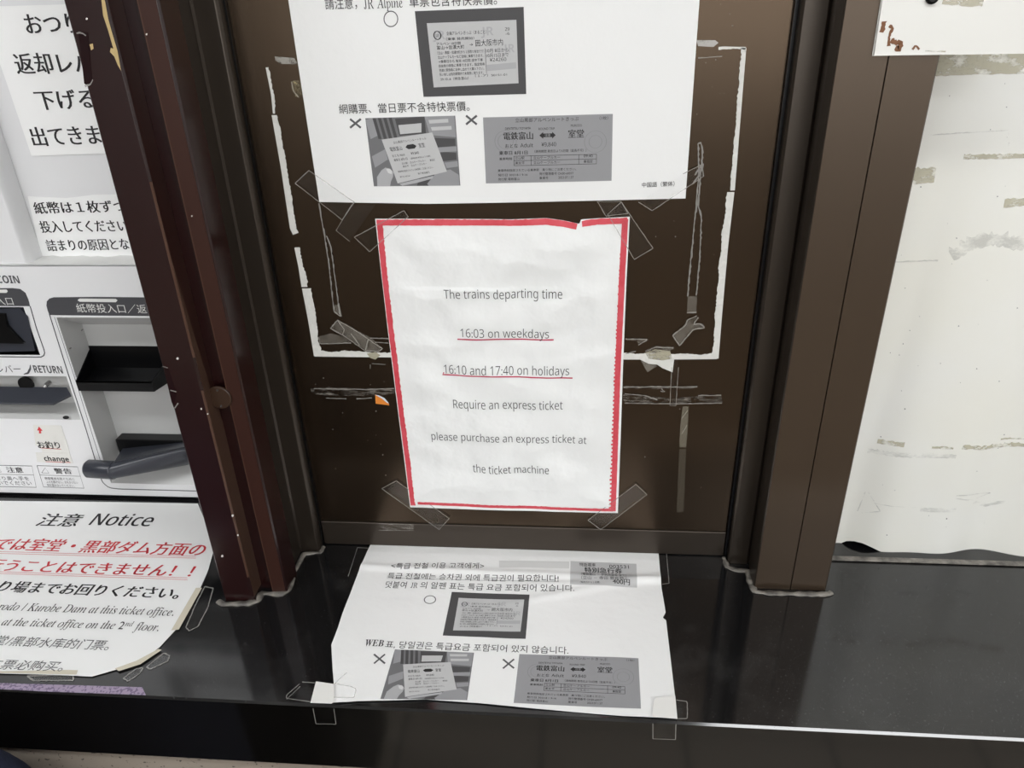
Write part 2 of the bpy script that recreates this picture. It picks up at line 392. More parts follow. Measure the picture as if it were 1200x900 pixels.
# ------------------------------------------------------------------ counter, ledge
c = empty('counter', (0, YF, ZC-0.0755)); tag(c, 'long polished black granite counter top running under the window and the machine', 'counter')
prof = [(YF, -0.0755), (YF, -0.0017), (YF+0.0017, 0), (0.58, 0), (0.58, -0.0755)]
mb = MB(); mb.prism([(-1.6, y, ZC+z) for y, z in prof], (3.2, 0, 0)); slab = mb.build('slab', GRANITE, c)
slab.data.materials.append(GRANITE_F)
for p in slab.data.polygons:
    if abs(p.normal.y) > 0.9 and p.center.y < 0: p.material_index = 1
tag(MB().box((-3.2, YF+0.006, 0), (3.2, YF+0.04, ZC-0.0765)).build('wall_lower', STONE), kind='structure')
# unseen black case, added so its mirror image darkens the polished counter front
sc0 = empty('reflection_case', (-0.58, -0.70, 0)); tag(sc0, 'unseen black case added on the floor to darken the reflection in the counter front', 'reflection_case')
CASE = mat('reflection_case_shell', (0.006, 0.006, 0.007), 0.45)
mb = MB(); mb.box((-0.735, -0.85, 0.05), (-0.31, -0.56, 0.80)); mb.build('shell', CASE, sc0, bevel=0.05, seg=5)
mb = MB()
for k_ in range(5): mb.box((-0.68+k_*0.068, -0.563, 0.12), (-0.655+k_*0.068, -0.555, 0.74))
mb.build('ribs', CASE, sc0, bevel=0.003)
for x_ in (-0.68, -0.37):
    for y_ in (-0.81, -0.60): MB().tube([(x_-0.014, y_, 0.026), (x_+0.014, y_, 0.026)], 0.026, 20).build('wheel', MBLACK, sc0)
MB().tube([(-0.62, -0.70, 0.795), (-0.62, -0.70, 0.83), (-0.59, -0.70, 0.84), (-0.53, -0.70, 0.84), (-0.49, -0.70, 0.83), (-0.49, -0.70, 0.795)], 0.011, 12).build('handle', MBLACK, sc0, smooth=True)

# ------------------------------------------------------------------ ticket window panel with its bottom rail
w = empty('window_panel', (0.007, 0, ZC)); tag(w, 'dark brown painted metal panel closing the ticket window behind the notices', 'panel')
MB().box((-0.200, 0.0, ZC+0.031), (0.2135, 0.016, 2.0)).build('panel_sheet', BROWN, w)
mb = MB(); mb.box((-0.200, -0.0015, ZC+0.001), (0.2135, 0.016, ZC+0.0305)); mb.build('bottom_rail', FRAME_D, w, bevel=0.0008)

TOP = 2.0
def upright(mb, pts, z0=ZC+0.0005, z1=TOP): mb.prism([(x, y, z0) for x, y in pts], (0, 0, z1-z0))
# left jamb: dark face, inner lip
j = empty('window_jamb', (-0.21, 0, ZC)); tag(j, 'dark bronze upright beside the maroon post, left side of the window', 'window frame', 'uprights of the ticket window')
mb = MB(); upright(mb, [(-0.2245, 0.10), (-0.2245, -0.0475), (-0.2222, -0.0475), (-0.2222, -0.0150), (-0.2205, -0.0130), (-0.2040, -0.0130), (-0.2015, -0.0105), (-0.2015, 0.10)]); mb.build('frame_profile', FRAME_D, j, bevel=0.0006)
mb = MB(); upright(mb, [(-0.2012, 0.10), (-0.2012, -0.004), (-0.2002, -0.004), (-0.2002, 0.10)]); mb.build('glazing_strip', MBLACK, j)
# right jamb, stepped with groove
j = empty('window_jamb', (0.26, 0, ZC)); tag(j, 'broad brown stepped upright on the right side of the window with a narrow groove', 'window frame', 'uprights of the ticket window')
mb = MB(); upright(mb, [(0.2165, 0.10), (0.2165, -0.0100), (0.2185, -0.0118), (0.2345, -0.0118), (0.2368, -0.0100), (0.2368, 0.10)]); mb.build('inner_profile', FRAME_D, j, bevel=0.0006)
mb = MB(); upright(mb, [(0.2138, 0.10), (0.2138, -0.004), (0.2162, -0.004), (0.2162, 0.10)]); mb.build('glazing_strip', MBLACK, j)
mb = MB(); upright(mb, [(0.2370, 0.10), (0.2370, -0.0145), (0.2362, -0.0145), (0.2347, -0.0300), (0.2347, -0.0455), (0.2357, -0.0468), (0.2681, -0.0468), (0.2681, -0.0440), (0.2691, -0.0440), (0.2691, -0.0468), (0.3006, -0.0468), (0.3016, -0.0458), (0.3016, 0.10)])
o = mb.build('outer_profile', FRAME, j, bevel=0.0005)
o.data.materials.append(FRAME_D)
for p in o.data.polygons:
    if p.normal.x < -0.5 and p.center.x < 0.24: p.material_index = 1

# maroon post
pst = empty('post', (-0.245, -0.07, ZC)); tag(pst, 'glossy dark maroon grooved post between ticket machine and window', 'post')
mb = MB(); upright(mb, [(-0.2722, 0.03), (-0.2722, -0.0870), (-0.2708, -0.0888), (-0.2445, -0.0880), (-0.2430, -0.0866), (-0.2430, -0.0690), (-0.2300, -0.0690), (-0.2300, -0.0740), (-0.2290, -0.0752), (-0.2160, -0.0752), (-0.2146, -0.0740), (-0.2146, -0.0480), (-0.2250, -0.0480), (-0.2250, 0.03)])
mb.build('post_body', MAROON, pst, bevel=0.0004)
# worn edges and chips, and the flange face in its lit tone
S1 = Surf('y', -0.0885, base=0.0002)
mb = MB()
for z0, z1 in ((0.93, 1.13), (1.16, 1.30)):
    n = 40
    vs = []
    for i in range(n+1):
        z = z0+(z1-z0)*i/n; ww = 0.0010+0.0010*abs(noise.noise(Vector((z*60, 2, 1))))
        vs += [(-0.2438-ww*0.3, -0.0884, z), (-0.24285, -0.0866-ww*0.2, z)]
    mb.add(vs, [(2*i, 2*i+1, 2*i+3, 2*i+2) for i in range(n)])
mb.build('worn_edge', EDGEBR, pst)
mb = MB(); upright(mb, [(-0.24295, -0.0864), (-0.24275, -0.0864), (-0.24275, -0.0692), (-0.24295, -0.0692)], ZC+0.01, TOP); mb.build('groove_side', mat('brown_maroon_side', (0.030, 0.0105, 0.008), 0.3), pst)
mb = MB(); mb.prism([(-0.24280, -0.0866, ZC+0.005), (-0.24280, -0.0690, ZC+0.005), (-0.24280, -0.0690, 1.09), (-0.24280, -0.0745, 1.12), (-0.24280, -0.0800, 1.17), (-0.24280, -0.0866, 1.245)], (0.00018, 0, 0)); mb.build('worn_groove_side', mat('worn_brown_side', (0.062, 0.031, 0.020), 0.4, mottle=(60, 0.2, (0.075, 0.040, 0.026))), pst)
mb = MB(); mb.box((-0.2291, -0.0758, ZC+0.001), (-0.2285, -0.0750, TOP)); mb.build('flange_edge', EDGEBR, pst)
mb = MB(); upright(mb, [(-0.2287, -0.07525), (-0.2287, -0.0756), (-0.2162, -0.0756), (-0.2162, -0.07525)], ZC+0.0006, TOP); mb.build('flange_face', mat('lit_maroon_flange', (0.038, 0.0135, 0.009), 0.3), pst, bevel=0.0002)  # browner overlay paints in the light falling on the flange
mb = MB(split=True)
poly(mb, S1, [(119, 0), (123, 0), (127, 22), (132, 40), (138, 60), (142, 83), (138, 76), (134, 66), (129, 61), (130, 56), (133, 57), (127, 36), (121, 18)], 0)
poly(mb, S1, [(105, 52), (109, 51), (110, 57), (107, 59)], 0.0)
mb.build('paint_chip', CHIP, pst)
mb = MB(split=True)
for x, y, r in ((208.5, 420, 1.8), (260.5, 651.5, 1.6), (102, 22, 1.7), (172, 40, 1.3), (279, 627, 1.2), (225, 253, 1.0), (273, 604, 1.6), (236, 479, 1.2), (243.5, 485, 1.0)):
    poly(mb, S1, [(x+r*cos(a*pi/3+x)*random.uniform(.7, 1.2), y+r*sin(a*pi/3+x)*random.uniform(.7, 1.2)) for a in range(6)], 0.0001)
mb.build('white_speck', WHITECHIP, pst)
# scraps of dark glossy tape along the left edge of the post
mb = MB(split=True); poly(mb, S1, [(92, 36), (103, 38), (108, 92), (104, 101), (99, 98)], 0.0001); poly(mb, S1, [(192, 432), (197, 431), (207, 460), (204, 478), (201, 470)], 0.0001)
mb.build('peeled_patch', mat('maroon_gloss', (0.014, 0.004, 0.005), 0.15), pst)
mb = MB(split=True)
ribbon(mb, S1, [(90, 39), (96, 38), (101, 42)], 0.0008, 0.0002, 0.0004, 0.002); ribbon(mb, S1, [(100, 101), (106, 99), (109, 93)], 0.001, 0.0002, 0.0004, 0.002)
ribbon(mb, S1, [(191, 429), (197, 431)], 0.0007, 0.0002); ribbon(mb, S1, [(200, 457), (207, 459)], 0.0010, 0.0002); ribbon(mb, S1, [(205, 478), (209, 472)], 0.001, 0.0002)
mb.build('peeled_edge', FILM_E, pst)
# round cover with two screws in the groove
cc = Vector((-0.2363, -0.0762, Surf('y', -0.076).uv(262, 465.5)[1]))
mb = MB(); mb.tube([cc+Vector((0, 0.0007, 0)), cc-Vector((0, 0.0009, 0)), cc-Vector((0, 0.0013, 0))], [0.0105, 0.0105, 0.0098], 32); rc = mb.build('round_cover', BRASS, pst)
for dz in (0.0076, -0.0076):
    q = cc+Vector((0.0005, -0.0013, dz)); MB().tube([q, q-Vector((0, 0.0006, 0))], 0.0009, 10).build('screw', STEEL, rc)

# sealant along the feet of post and jambs
def bead(label, pts, r):
    q = [COUNTER.uv(*p) for p in pts]; L = sum(math.dist(q[i], q[i+1]) for i in range(len(q)-1)); n = max(6, int(L/0.002))
    path = [along(q, i/n) for i in range(n+1)]
    mb = MB(); mb.tube([(x, y, ZC+0.0006+0.0006*noise.noise(Vector((x*200, y*200, 0)))) for x, y in path], [r*(1.5+1.1*noise.noise(Vector((x*120, y*120, 3)))) for x, y in path], 10)
    for v_ in mb.v: v_.z = ZC+0.0002+max(0, v_.z-ZC)*0.6
    tag(mb.build('sealant_bead', SEAL, smooth=True), label, 'sealant', 'sealant beads at the feet of the uprights')
bead('dirty sealant bead round the foot of the maroon post', [(256, 705), (262, 709), (290, 708), (303, 705), (306, 696), (330, 697), (338, 692), (343, 678)], 0.0021)
bead('smeared sealant bead at the foot of the left window upright', [(341, 677), (350, 662), (356, 650), (366, 649), (376, 648), (379, 641)], 0.0016)
bead('sealant bead along the foot of the broad right upright', [(848, 654), (852, 665), (862, 669), (876, 670), (879, 682), (884, 694), (900, 696), (940, 697), (970, 697), (974, 695)], 0.0021)

# ------------------------------------------------------------------ right side: covered window
rw = MB().box((0.303, 0.042, ZC+0.001), (1.5, 0.055, 2.0)).build('window_panel', DARKIN)
tag(rw, 'dark window pane hidden behind the stained white board', 'panel')
mb = MB(); mb.box((0.3025, -0.0035, ZC+0.0004), (1.5, 0.0025, ZC+0.0024)); tag(mb.build('sill_strip', SEAL, bevel=0.0008), 'grey strip along the back of the counter under the white board', 'sill')
def sh_l(u, v):
    k = max(0, min(1, (ZO+0.35-v)/0.6))
    wv = 0.006*sin((u-0.33)*38+0.6*sin(v*5)) + 0.0025*sin((u-0.3)*90+2)*k
    xv = 0.352+0.05*(v-ZO); d = u-xv; wv -= 0.0085*math.exp(-(d/(0.020 if d < 0 else 0.055))**2)
    return wv*(0.55+0.45*k)
SHT = Surf('y', 0.0140, lift=sh_l)
bw = empty('white_board', (0.6, 0.012, ZC+0.01)); tag(bw, 'large stained white sheet covering the window right of the broad brown upright', 'board')
botpx = [(960, 651), (979, 649), (988, 647), (995, 643), (1003, 641), (1013, 641), (1022, 643.5), (1034, 648), (1052, 651.5), (1080, 653.5), (1140, 655.5), (1230, 657), (1420, 662)]
toppx = [(1090, -60), (1200, -62), (1700, -75)]
sheet('board_sheet', SHT, toppx, botpx, [(1090, -60), (960, 650)], [(1700, -75), (1420, 660)], SHEETM, bw, nu=110, nv=90, solid=0.0012)
mb = MB(split=True)
ribbon(mb, SHT, [(1031, 521), (1060, 521.5)], 0.0050, 0.0004, 0.0006, 0.002)
ribbon(mb, SHT, [(1092, 524), (1117, 525)], 0.0024, 0.0004, 0.0006, 0.002)
ribbon(mb, SHT, [(1127, 524), (1140, 524), (1150, 526), (1210, 525), (1260, 526)], 0.0040, 0.0004, 0.0010, 0.002)
ribbon(mb, SHT, [(1176, 518), (1210, 518)], 0.0014, 0.0004, 0.0006, 0.002)
ribbon(mb, SHT, [(1071, 207), (1096, 205)], 0.0125, 0.0004, 0.0012, 0.002)
ribbon(mb, SHT, [(1130, 184), (1230, 183)], 0.0038, 0.0004, 0.0006, 0.002)
ribbon(mb, SHT, [(1178, 239), (1215, 236)], 0.0070, 0.0004, 0.0010, 0.002)
ribbon(mb, SHT, [(1095, 76), (1260, 72)], 0.0150, 0.0004, 0.0010, 0.003)
mb.build('glue_stain', GLUE, bw)
mb = MB(split=True)
ribbon(mb, SHT, [(1078, 597), (1120, 597)], 0.0050, 0.0005, 0.0006, 0.002)
ribbon(mb, SHT, [(1115, 582), (1140, 588), (1165, 582), (1120, 580)], 0.0012, 0.0005, 0.0003, 0.002)
ribbon(mb, SHT, [(1140, 590), (1160, 597), (1182, 592)], 0.0034, 0.0005, 0.0008, 0.002)
ribbon(mb, SHT, [(1008, 605), (1018, 578), (1032, 600), (1012, 606)], 0.0009, 0.0005, 0.0002, 0.002)
ribbon(mb, SHT, [(1025, 592), (1075, 594)], 0.0007, 0.0005, 0.0002, 0.002)
ribbon(mb, SHT, [(1050, 308), (1100, 306)], 0.0012, 0.0005, 0.0003, 0.002)
ribbon(mb, SHT, [(1115, 300), (1140, 285), (1170, 280), (1210, 290)], 0.0110, 0.0005, 0.003, 0.002)
ribbon(mb, SHT, [(1090, 158), (1183, 153), (1183, 172)], 0.0008, 0.0005, 0.0002, 0.002)
ribbon(mb, SHT, [(1020, 533), (1120, 534)], 0.0050, 0.0005, 0.0012, 0.002)
mb.build('grey_smudge', GREYSMEAR, bw)
mb = MB()
for k in range(46):
    x, y = random.uniform(1020, 1200), random.uniform(90, 630); r = random.uniform(0.3, 0.9)
    poly(mb, SHT, [(x+r*cos(a*pi/3), y+r*sin(a*pi/3)*random.uniform(.5, 1.3)) for a in range(6)], 0.0006)
tag(mb.build('dirt_speck', PRINT_B, bw), kind='stuff')
# white plate over the top
YP = -0.0490; PL = Surf('y', YP)
pl = empty('sign_plate', (0.40, YP, 1.39)); tag(pl, 'white plate with rust marks overlapping the top of the broad brown upright', 'plate')
q = [PL.uv(*p) for p in ((1024, 65), (1240, 61.5), (1262, -120), (1053, -120))]
mb = MB(); mb.prism([PL.P(u, v) for u, v in q], (0, 0.0019, 0)); mb.build('plate', PLATEM, pl, bevel=0.0005)
mb = MB(split=True)
for pts, wd in (([(1036, 25), (1035, 32), (1033, 38)], .0028), ([(1042, 30), (1046, 33), (1043, 38), (1041, 54)], .0018), ([(1044, 47), (1050, 50), (1056, 49), (1054, 58), (1049, 56)], .0030), ([(1069, 58), (1073, 53), (1077, 58)], .0014)):
    ribbon(mb, PL, pts, wd, 0.0002, 0.0006, 0.001)
mb.build('rust_mark', RUST, pl)
mb = MB(split=True); ribbon(mb, PL, [(1105, 0), (1130, 3), (1152, 3)], 0.0042, 0.0003, 0.0010, 0.002); ribbon(mb, PL, [(1084, 59.5), (1108, 60.5)], 0.0008, 0.0003, 0.0002, 0.002); mb.build('glue_stain', GLUE, pl)
b0 = PL.px(1092, -3, 0.0); MB().tube([b0+Vector((0, -0.0002, 0)), b0+Vector((0, -0.0016, 0)), b0+Vector((0, -0.0024, 0))], [0.0040, 0.0040, 0.0025], 20).build('black_screw', MBLACK, pl)

# ------------------------------------------------------------------ printed pictures
def route_ticket(fr, parent):
    """grey printed ticket with a two way arrow"""
    g = MB(); fr.rect(g); t = g.build('printed_ticket', PRINT_M, parent)
    k = MB(); X = fr.text
    X(k, '立山黒部アルペンルートきっぷ', .25, .085, .74, .062); X(k, '（1枚）', .90, .08, .965, .05)
    X(k, 'DENTETSU TOYAMA', .17, .19, .37, .035); X(k, 'ROUND TRIP', .43, .205, .555, .035); X(k, 'MURODO', .68, .17, .765, .035)
    X(k, '電鉄富山', .155, .34, .385, .115, bold=.02); X(k, '室堂', .66, .33, .78, .12, bold=.02)
    X(k, 'おとな', .165, .46, .265, .06); X(k, 'Adult', .285, .455, .385, .06, style='sans'); X(k, '¥9,840', .45, .45, .565, .06, style='sans')
    X(k, '乗車日 8月1日', .115, .565, .34, .06, bold=.012); X(k, '（適用期間 発売日より5日間（延長不可））', .395, .545, .80, .045)
    X(k, '乗車時刻', .115, .645, .215, .042, bold=.012)
    X(k, '立山駅', .24, .64, .315, .045); X(k, '立山ケーブルカー', .385, .64, .595, .045); X(k, '09:40', .78, .63, .85, .04)
    X(k, '美女平', .24, .715, .315, .045); X(k, '立山ケーブルカー', .385, .715, .595, .045); X(k, '乗指定', .78, .715, .85, .045, bold=.012)
    X(k, '乗車時刻指定されている乗車駅　乗り物にご注意ください。', .10, .825, .72, .042)
    X(k, '発行日 2023.8.1 9:16', .10, .895, .335, .042); X(k, '発行整理番号 OK80-60077', .43, .89, .70, .045)
    X(k, '発行駅 電鉄富山', .10, .96, .27, .042); X(k, '乗車号', .43, .955, .50, .045); X(k, '2023.07.1.57', .58, .95, .70, .038)
    fr.poly(k, [(.435, .285), (.465, .235), (.465, .258), (.535, .258), (.535, .235), (.562, .285), (.535, .335), (.535, .312), (.465, .312), (.465, .335)], .0001)
    for a, b in (((.23, .585), (.88, .585)), ((.23, .655), (.88, .655)), ((.23, .73), (.88, .73))):
        fr.poly(k, [a, b, (b[0], b[1]+.006), (a[0], a[1]+.006)], .0001)
    for s in (.23, .365, .74, .878): fr.poly(k, [(s, .585), (s+.003, .585), (s+.003, .736), (s, .736)], .0001)
    k.build('ticket_lettering', INK, t)
    l = MB(); X(l, '往復', .478, .305, .522, .045, extra=.0002); l.build('arrow_lettering', PRINT_M, t)
    f = MB(split=True); FP = lambda s, y: fr.P(s, y, .00006)
    for r in (.06, .085): ring(f, .17, .36, r, r*1.9, .005, FP)
    for r in (.05, .085): ring(f, .87, .40, r, r*1.9, .005, FP)
    f.build('watermark', mat('watermark_grey', (0.24, 0.24, 0.25), 0.6), t)
    return t

def rail_ticket(outer, inner, parent):
    """white ticket printed on a dark rectangle"""
    g = MB(); outer.rect(g); t = g.build('printed_ticket', PRINT_D, parent)
    g = MB(); inner.rect(g); g.build('ticket_face', PRINT_L, t)
    k = MB(); X = inner.text
    ring(k, .105, .19, .04, .062, .012, lambda s, y: inner.P(s, y, .0001)); X(k, '企', .085, .215, .125, .05)
    X(k, '企画アルペンきっぷ（まるごと）', .21, .195, .66, .06); X(k, '（乗車 発売開始）', .20, .275, .52, .045)
    X(k, 'アルペン 10日間', .085, .345, .36, .045); X(k, '富山→信濃大町', .085, .41, .40, .062); X(k, '→', .46, .37, .50, .035); X(k, '囲大阪市内', .53, .385, .84, .105)
    rows = ['（立山・黒部・信濃大町から１回限り有効です）', '立山ケーブルカーなど全線に乗車できます。', '→乗車日から 有効 10日間 途中下車', '自由席の特急に乗車できます。指定席券', '別途に駅係員にお申し出のうえ購入下さい。', '払い戻しは有効期間内で未使用に限ります。']
    for i, r in enumerate(rows): X(k, r, .085, .485+.068*i, .62-.01*(i % 3), .050)
    X(k, '10月 8日から', .645, .49, .90, .062); X(k, '10月15日まで', .645, .565, .90, .062); X(k, '¥24260', .68, .63, .87, .055, style='sans')
    X(k, '29.10.-6（特急富山）', .09, .90, .42, .05); X(k, '（１-ア）50151-01', .50, .87, .87, .045); X(k, '29', .87, .16, .92, .05, style='sans'); X(k, '-6', .875, .225, .92, .04, style='sans')
    inner.poly(k, [(.632, .42), (.636, .42), (.636, .82), (.632, .82)], .0001)
    k.build('ticket_lettering', INK, t)
    f = MB(split=True); f.begin(); X(f, 'JR', .60, .22, .74, .13, extra=.00006, style='sansbold'); f.begin(); X(f, 'JR', .05, .25, .19, .13, extra=.00006, style='sansbold'); f.begin(); X(f, 'JR', .84, .50, .97, .13, extra=.00006, style='sansbold')
    inner.poly(f, [(.64, .68), (.98, .66), (.98, .76), (.64, .78)], .00006); f.build('watermark', PRINT_F, t)
    return t

def hand_photo(fr, parent):
    """printed black and white photo of a hand holding up a ticket"""
    g = MB(); fr.rect(g); t = g.build('printed_photo', PRINT_B, parent)
    d = MB(split=True)
    for s in (.08, .14, .20, .26): fr.poly(d, [(s, 0.0), (s+.035, 0.0), (s+.075, .30), (s+.04, .30)], .00006)
    fr.poly(d, [(.33, .02), (.66, 0), (.66, .24), (.36, .26)], .00004); fr.poly(d, [(.54, .88), (.72, .80), (.72, 1), (.50, 1)], .00004)
    fr.poly(d, [(.72, .30), (.98, .32), (.98, .42), (.78, .44)], .00004); fr.poly(d, [(.80, .50), (.98, .52), (.98, .62), (.82, .64)], .00004)
    d.build('photo_dark', PRINT_D, t)
    m_ = MB(split=True); fr.poly(m_, [(.66, 0), (.99, 0), (.99, .30), (.70, .26)], .00005); fr.poly(m_, [(.76, .44), (.99, .43), (.99, .50), (.78, .51)], .00005); fr.poly(m_, [(.84, .66), (.99, .64), (.99, .72), (.86, .74)], .00005)
    fr.poly(m_, [(.02, .55), (.18, .45), (.20, .60), (.04, .72)], .00005); fr.poly(m_, [(.0, .02), (.08, .0), (.12, .25), (.03, .30)], .00005)
    fr.poly(m_, [(.62, .97), (.74, .80), (.90, .76), (.99, .84), (.99, 1), (.64, 1)], .00005)
    m_.build('photo_grey', PRINT_M, t)
    l = MB(split=True); fr.poly(l, [(.36, .11), (.62, .09), (.61, .22), (.37, .24)], .00007); fr.poly(l, [(.70, .05), (.92, .04), (.92, .09), (.71, .10)], .00007); fr.poly(l, [(.72, .15), (.95, .14), (.95, .19), (.73, .20)], .00007)
    fr.poly(l, [(.155, .31), (.73, .225), (.86, .79), (.28, .96)], .00010); l.build('photo_ticket', PRINT_L, t)
    h = MB(split=True)
    fr.poly(h, [(.04, 1), (.05, .86), (.11, .76), (.16, .72), (.215, .74), (.245, .79), (.235, .86), (.205, .93), (.19, 1)], .00014); fr.poly(h, [(.30, .965), (.70, .85), (.69, .89), (.50, .955), (.33, .995)], .00014)
    h.build('photo_hand', PRINT_F, t)
    n = MB(); fr.poly(n, [(.165, .74), (.205, .735), (.232, .77), (.225, .82), (.185, .80)], .00018); n.build('photo_nail', mat('print_pale', (.62, .62, .62), .6), t)
    k = MB(); O, U, V = (.155, .31), (.575, -.085), (.125, .65)
    def M2(x, y): a, b = x, -y; return fr.P(O[0]+U[0]*a+V[0]*b*0.98, O[1]+U[1]*a+V[1]*b*0.98, .0002)
    for s, s0, y, s1, h_ in (('立山黒部アルペンルートきっぷ', .20, .13, .85, .055), ('電鉄富山', .09, .29, .33, .10), ('室堂', .66, .29, .78, .10), ('おとな Adult', .09, .42, .34, .06), ('¥9,840', .46, .42, .62, .06),
                              ('乗車日 8月1日', .09, .52, .36, .06), ('（適用期間 発売日より5日間）', .42, .52, .82, .04), ('立山駅　立山ケーブルカー', .22, .61, .70, .05), ('美女平　立山ケーブルカー', .22, .68, .70, .05), ('乗指定', .78, .62, .88, .05),
                              ('乗車時刻指定されている乗車駅 ご注意ください。', .09, .78, .80, .045), ('発行日 2023.8.1', .09, .90, .30, .04), ('発行整理番号', .46, .88, .70, .045)):
        letter(k, s, M2, s0, -y, s1, -y, h_)
    a = [M2(x, -y) for x, y in ((.40, .24), (.45, .19), (.57, .19), (.62, .24), (.57, .29), (.45, .29))]; k.add(a, [tuple(t_) for t_ in tessellate_polygon([a])])
    k.build('ticket_lettering', INK, t)
    return t

def cross_mark(mb, S, x, y, r, off, w=0.0016):
    k = r*0.82; mb.begin(); mb.lock += 1
    ribbon(mb, S, [(x-r, y-k), (x+r, y+k)], w, off); ribbon(mb, S, [(x+r, y-k), (x-r, y+k)], w, off); mb.lock -= 1

# ------------------------------------------------------------------ upper notice on the panel
def up_l(u, v):
    h = 0.0012 + 0.0010*noise.noise(Vector((u*9, v*9, 0.3))) + 0.0012*math.exp(-((u+0.02)/0.12)**2)
    return h
UP = Surf('y', 0.0, lift=up_l, base=0.0004)
n = empty('upper_notice', (0, 0, 1.30)); tag(n, 'white wide notice in Chinese with three printed tickets, taped above the red bordered notice', 'notice')
sheet('paper', UP, [(325, -92), (560, -95), (826.5, -92)], [(375, 236), (500, 238), (620, 236), (803, 232)], [(325, -92), (339, 0), (375, 236)], [(826.5, -92), (819.5, 0), (803, 232)], PAPER, n, nu=80, nv=80)
k = MB(split=True)
T(k, UP, '請注意，', (383, 11.5), (420, 10.5), 14); T(k, UP, 'JR', (428, 10.5), (439.5, 10), 12.5, style='serif'); T(k, UP, 'Alpine', (443, 9.5), (473, 8.5), 12, style='serif'); T(k, UP, '車票包含特快票價。', (481, 8.5), (583, 5.5), 14)
T(k, UP, '網購票、當日票不含特快票價。', (399, 133), (551, 129.5), 11.5)
T(k, UP, '中国語（繁体）', (752, 219), (790, 217.5), 6.0)
k.build('lettering', INK, n)
k = MB(split=True); fr = Frame(UP, (459-8, 22-9), (459+8, 22-9), (459+8, 22+9), (459-8, 22+9), .0002); ring(k, .5, .5, .5, .5, .07, lambda s, t: fr.P(s, t))
cross_mark(k, UP, 417.5, 144, 6.3, .0002); cross_mark(k, UP, 553, 140, 6.3, .0002); k.build('mark', INKG, n)
rail_ticket(Frame(UP, (487, 13), (614, 8), (617, 109.5), (497, 113), .0002), Frame(UP, (501, 27), (605.5, 23), (608, 97), (509, 102), .0003), n)
hand_photo(Frame(UP, (429, 138), (534, 135), (540, 216.5), (439, 217.5), .0002), n)
route_ticket(Frame(UP, (566.5, 137), (718, 133), (716.5, 211), (570, 214), .0002), n)

# ------------------------------------------------------------------ red bordered notice
def red_l(u, v):
    z = v-ZO
    h = 0.0030 + 0.0018*noise.noise(Vector((u*15, z*15, 5.1))) + 0.0030*noise.noise(Vector((u*30, z*27, 8))) - 0.0030*abs(noise.noise(Vector((u*17+z*6, z*19-u*5, 2)))) + 0.0008 + 0.0005*noise.noise(Vector((u*75, z*75, 4)))
    h += 0.0022*math.exp(-((z+0.03)/0.09)**2-((u)/0.08)**2)
    h += 0.0010*math.exp(-abs(z-0.088)/0.006)*max(0, 1-abs(u+0.03)/0.09)*(1 if z < 0.088 else -.3)
    h += 0.0016*math.exp(-((u-0.062)/0.010)**2-((z-0.148)/0.006)**2)
    d = max(0.0, min(0.105-abs(u), 0.149-abs(z)))          # flat along the taped edges
    return 0.0004+max(0.0, h)*min(1, (0.12+d/0.030))
RD = Surf('y', 0.0, lift=red_l, base=0.0004)
n = empty('red_bordered_notice', (0, 0, ZO)); tag(n, 'white notice with hand drawn red border giving train departing times, taped to the brown panel', 'notice')
rtop = [(440, 256), (520, 256), (600, 256.5), (640, 255), (660, 257.5), (679, 261.5), (681, 256.5), (700, 255.5), (738, 253.5)]
rbot = [(481, 593.5), (560, 596.5), (640, 598.5), (700, 600), (724, 600.5)]
rlef = [(440, 256), (446, 310), (454, 380), (464, 460), (473, 530), (481, 593.5)]; rrig = [(738, 253.5), (734, 330), (730, 430), (727, 520), (724, 600.5)]
sheet('paper', RD, rtop, rbot, rlef, rrig, PAPER_W, n, nu=140, nv=190)
k = MB(split=True); O_ = dict(style='sans', thin=-.007)
T(k, RD, 'The trains departing time', (521.5, 347.5), (659, 348), 11, **O_)
T(k, RD, '16:03 on weekdays', (541, 392), (643.5, 394), 10.5, **O_)
T(k, RD, '16:10 and 17:40 on holidays', (521.5, 435), (667, 437), 10.5, **O_)
T(k, RD, 'Require an express ticket', (532.5, 475), (659.5, 476.5), 10.5, **O_)
T(k, RD, 'please purchase an express ticket at', (507, 512), (687, 516), 9.5, **O_)
T(k, RD, 'the ticket machine', (555, 550.5), (643.5, 551.5), 9.5, **O_)
k.build('lettering', mat('notice_ink', (0.045, 0.045, 0.048), 0.6), n)
k = MB(split=True); ribbon(k, RD, [(537, 394.5), (560, 395), (600, 395), (649, 396)], 0.0012, .00025, .0001, .004)
ribbon(k, RD, [(521, 434), (518.5, 436.5), (560, 437), (610, 438.5), (671, 440.5)], 0.0012, .00025, .0001, .004); k.build('red_underline', REDLINE, n)
k = MB()
ribbon(k, RD, [(445, 257), (450, 310), (458, 380), (468, 460), (477, 530), (484.5, 591)], 0.0050, .0003, .0004, .002)
ribbon(k, RD, [(447, 260.3), (520, 260), (600, 260.3), (640, 259), (660, 261.2), (676, 264.5)], 0.0050, .00035, .0003, .002)
ribbon(k, RD, [(682, 261.5), (700, 259.2), (735, 258)], 0.0048, .00035, .0003, .002)
ribbon(k, RD, [(490, 588), (560, 591.5), (640, 594), (718, 596.5)], 0.0036, .0003, .0003, .002)
# right side is hatched: a bar with a saw edge of short strokes
qa = [(732.5, 256), (728.5, 330), (724, 430), (721, 520), (718.5, 598)]
ribbon(k, RD, qa, 0.0050, .0003, .0001, .003)
for i in range(74):
    p = along(qa, i/74); w_ = 3.0+2.0*(i/74)+random.uniform(-.5, .7)
    ribbon(k, RD, [(p[0]-w_, p[1]+random.uniform(-.4, .4)), (p[0]+1, p[1]-.5)], 0.0020, .00035)
k.build('red_border', RED, n)

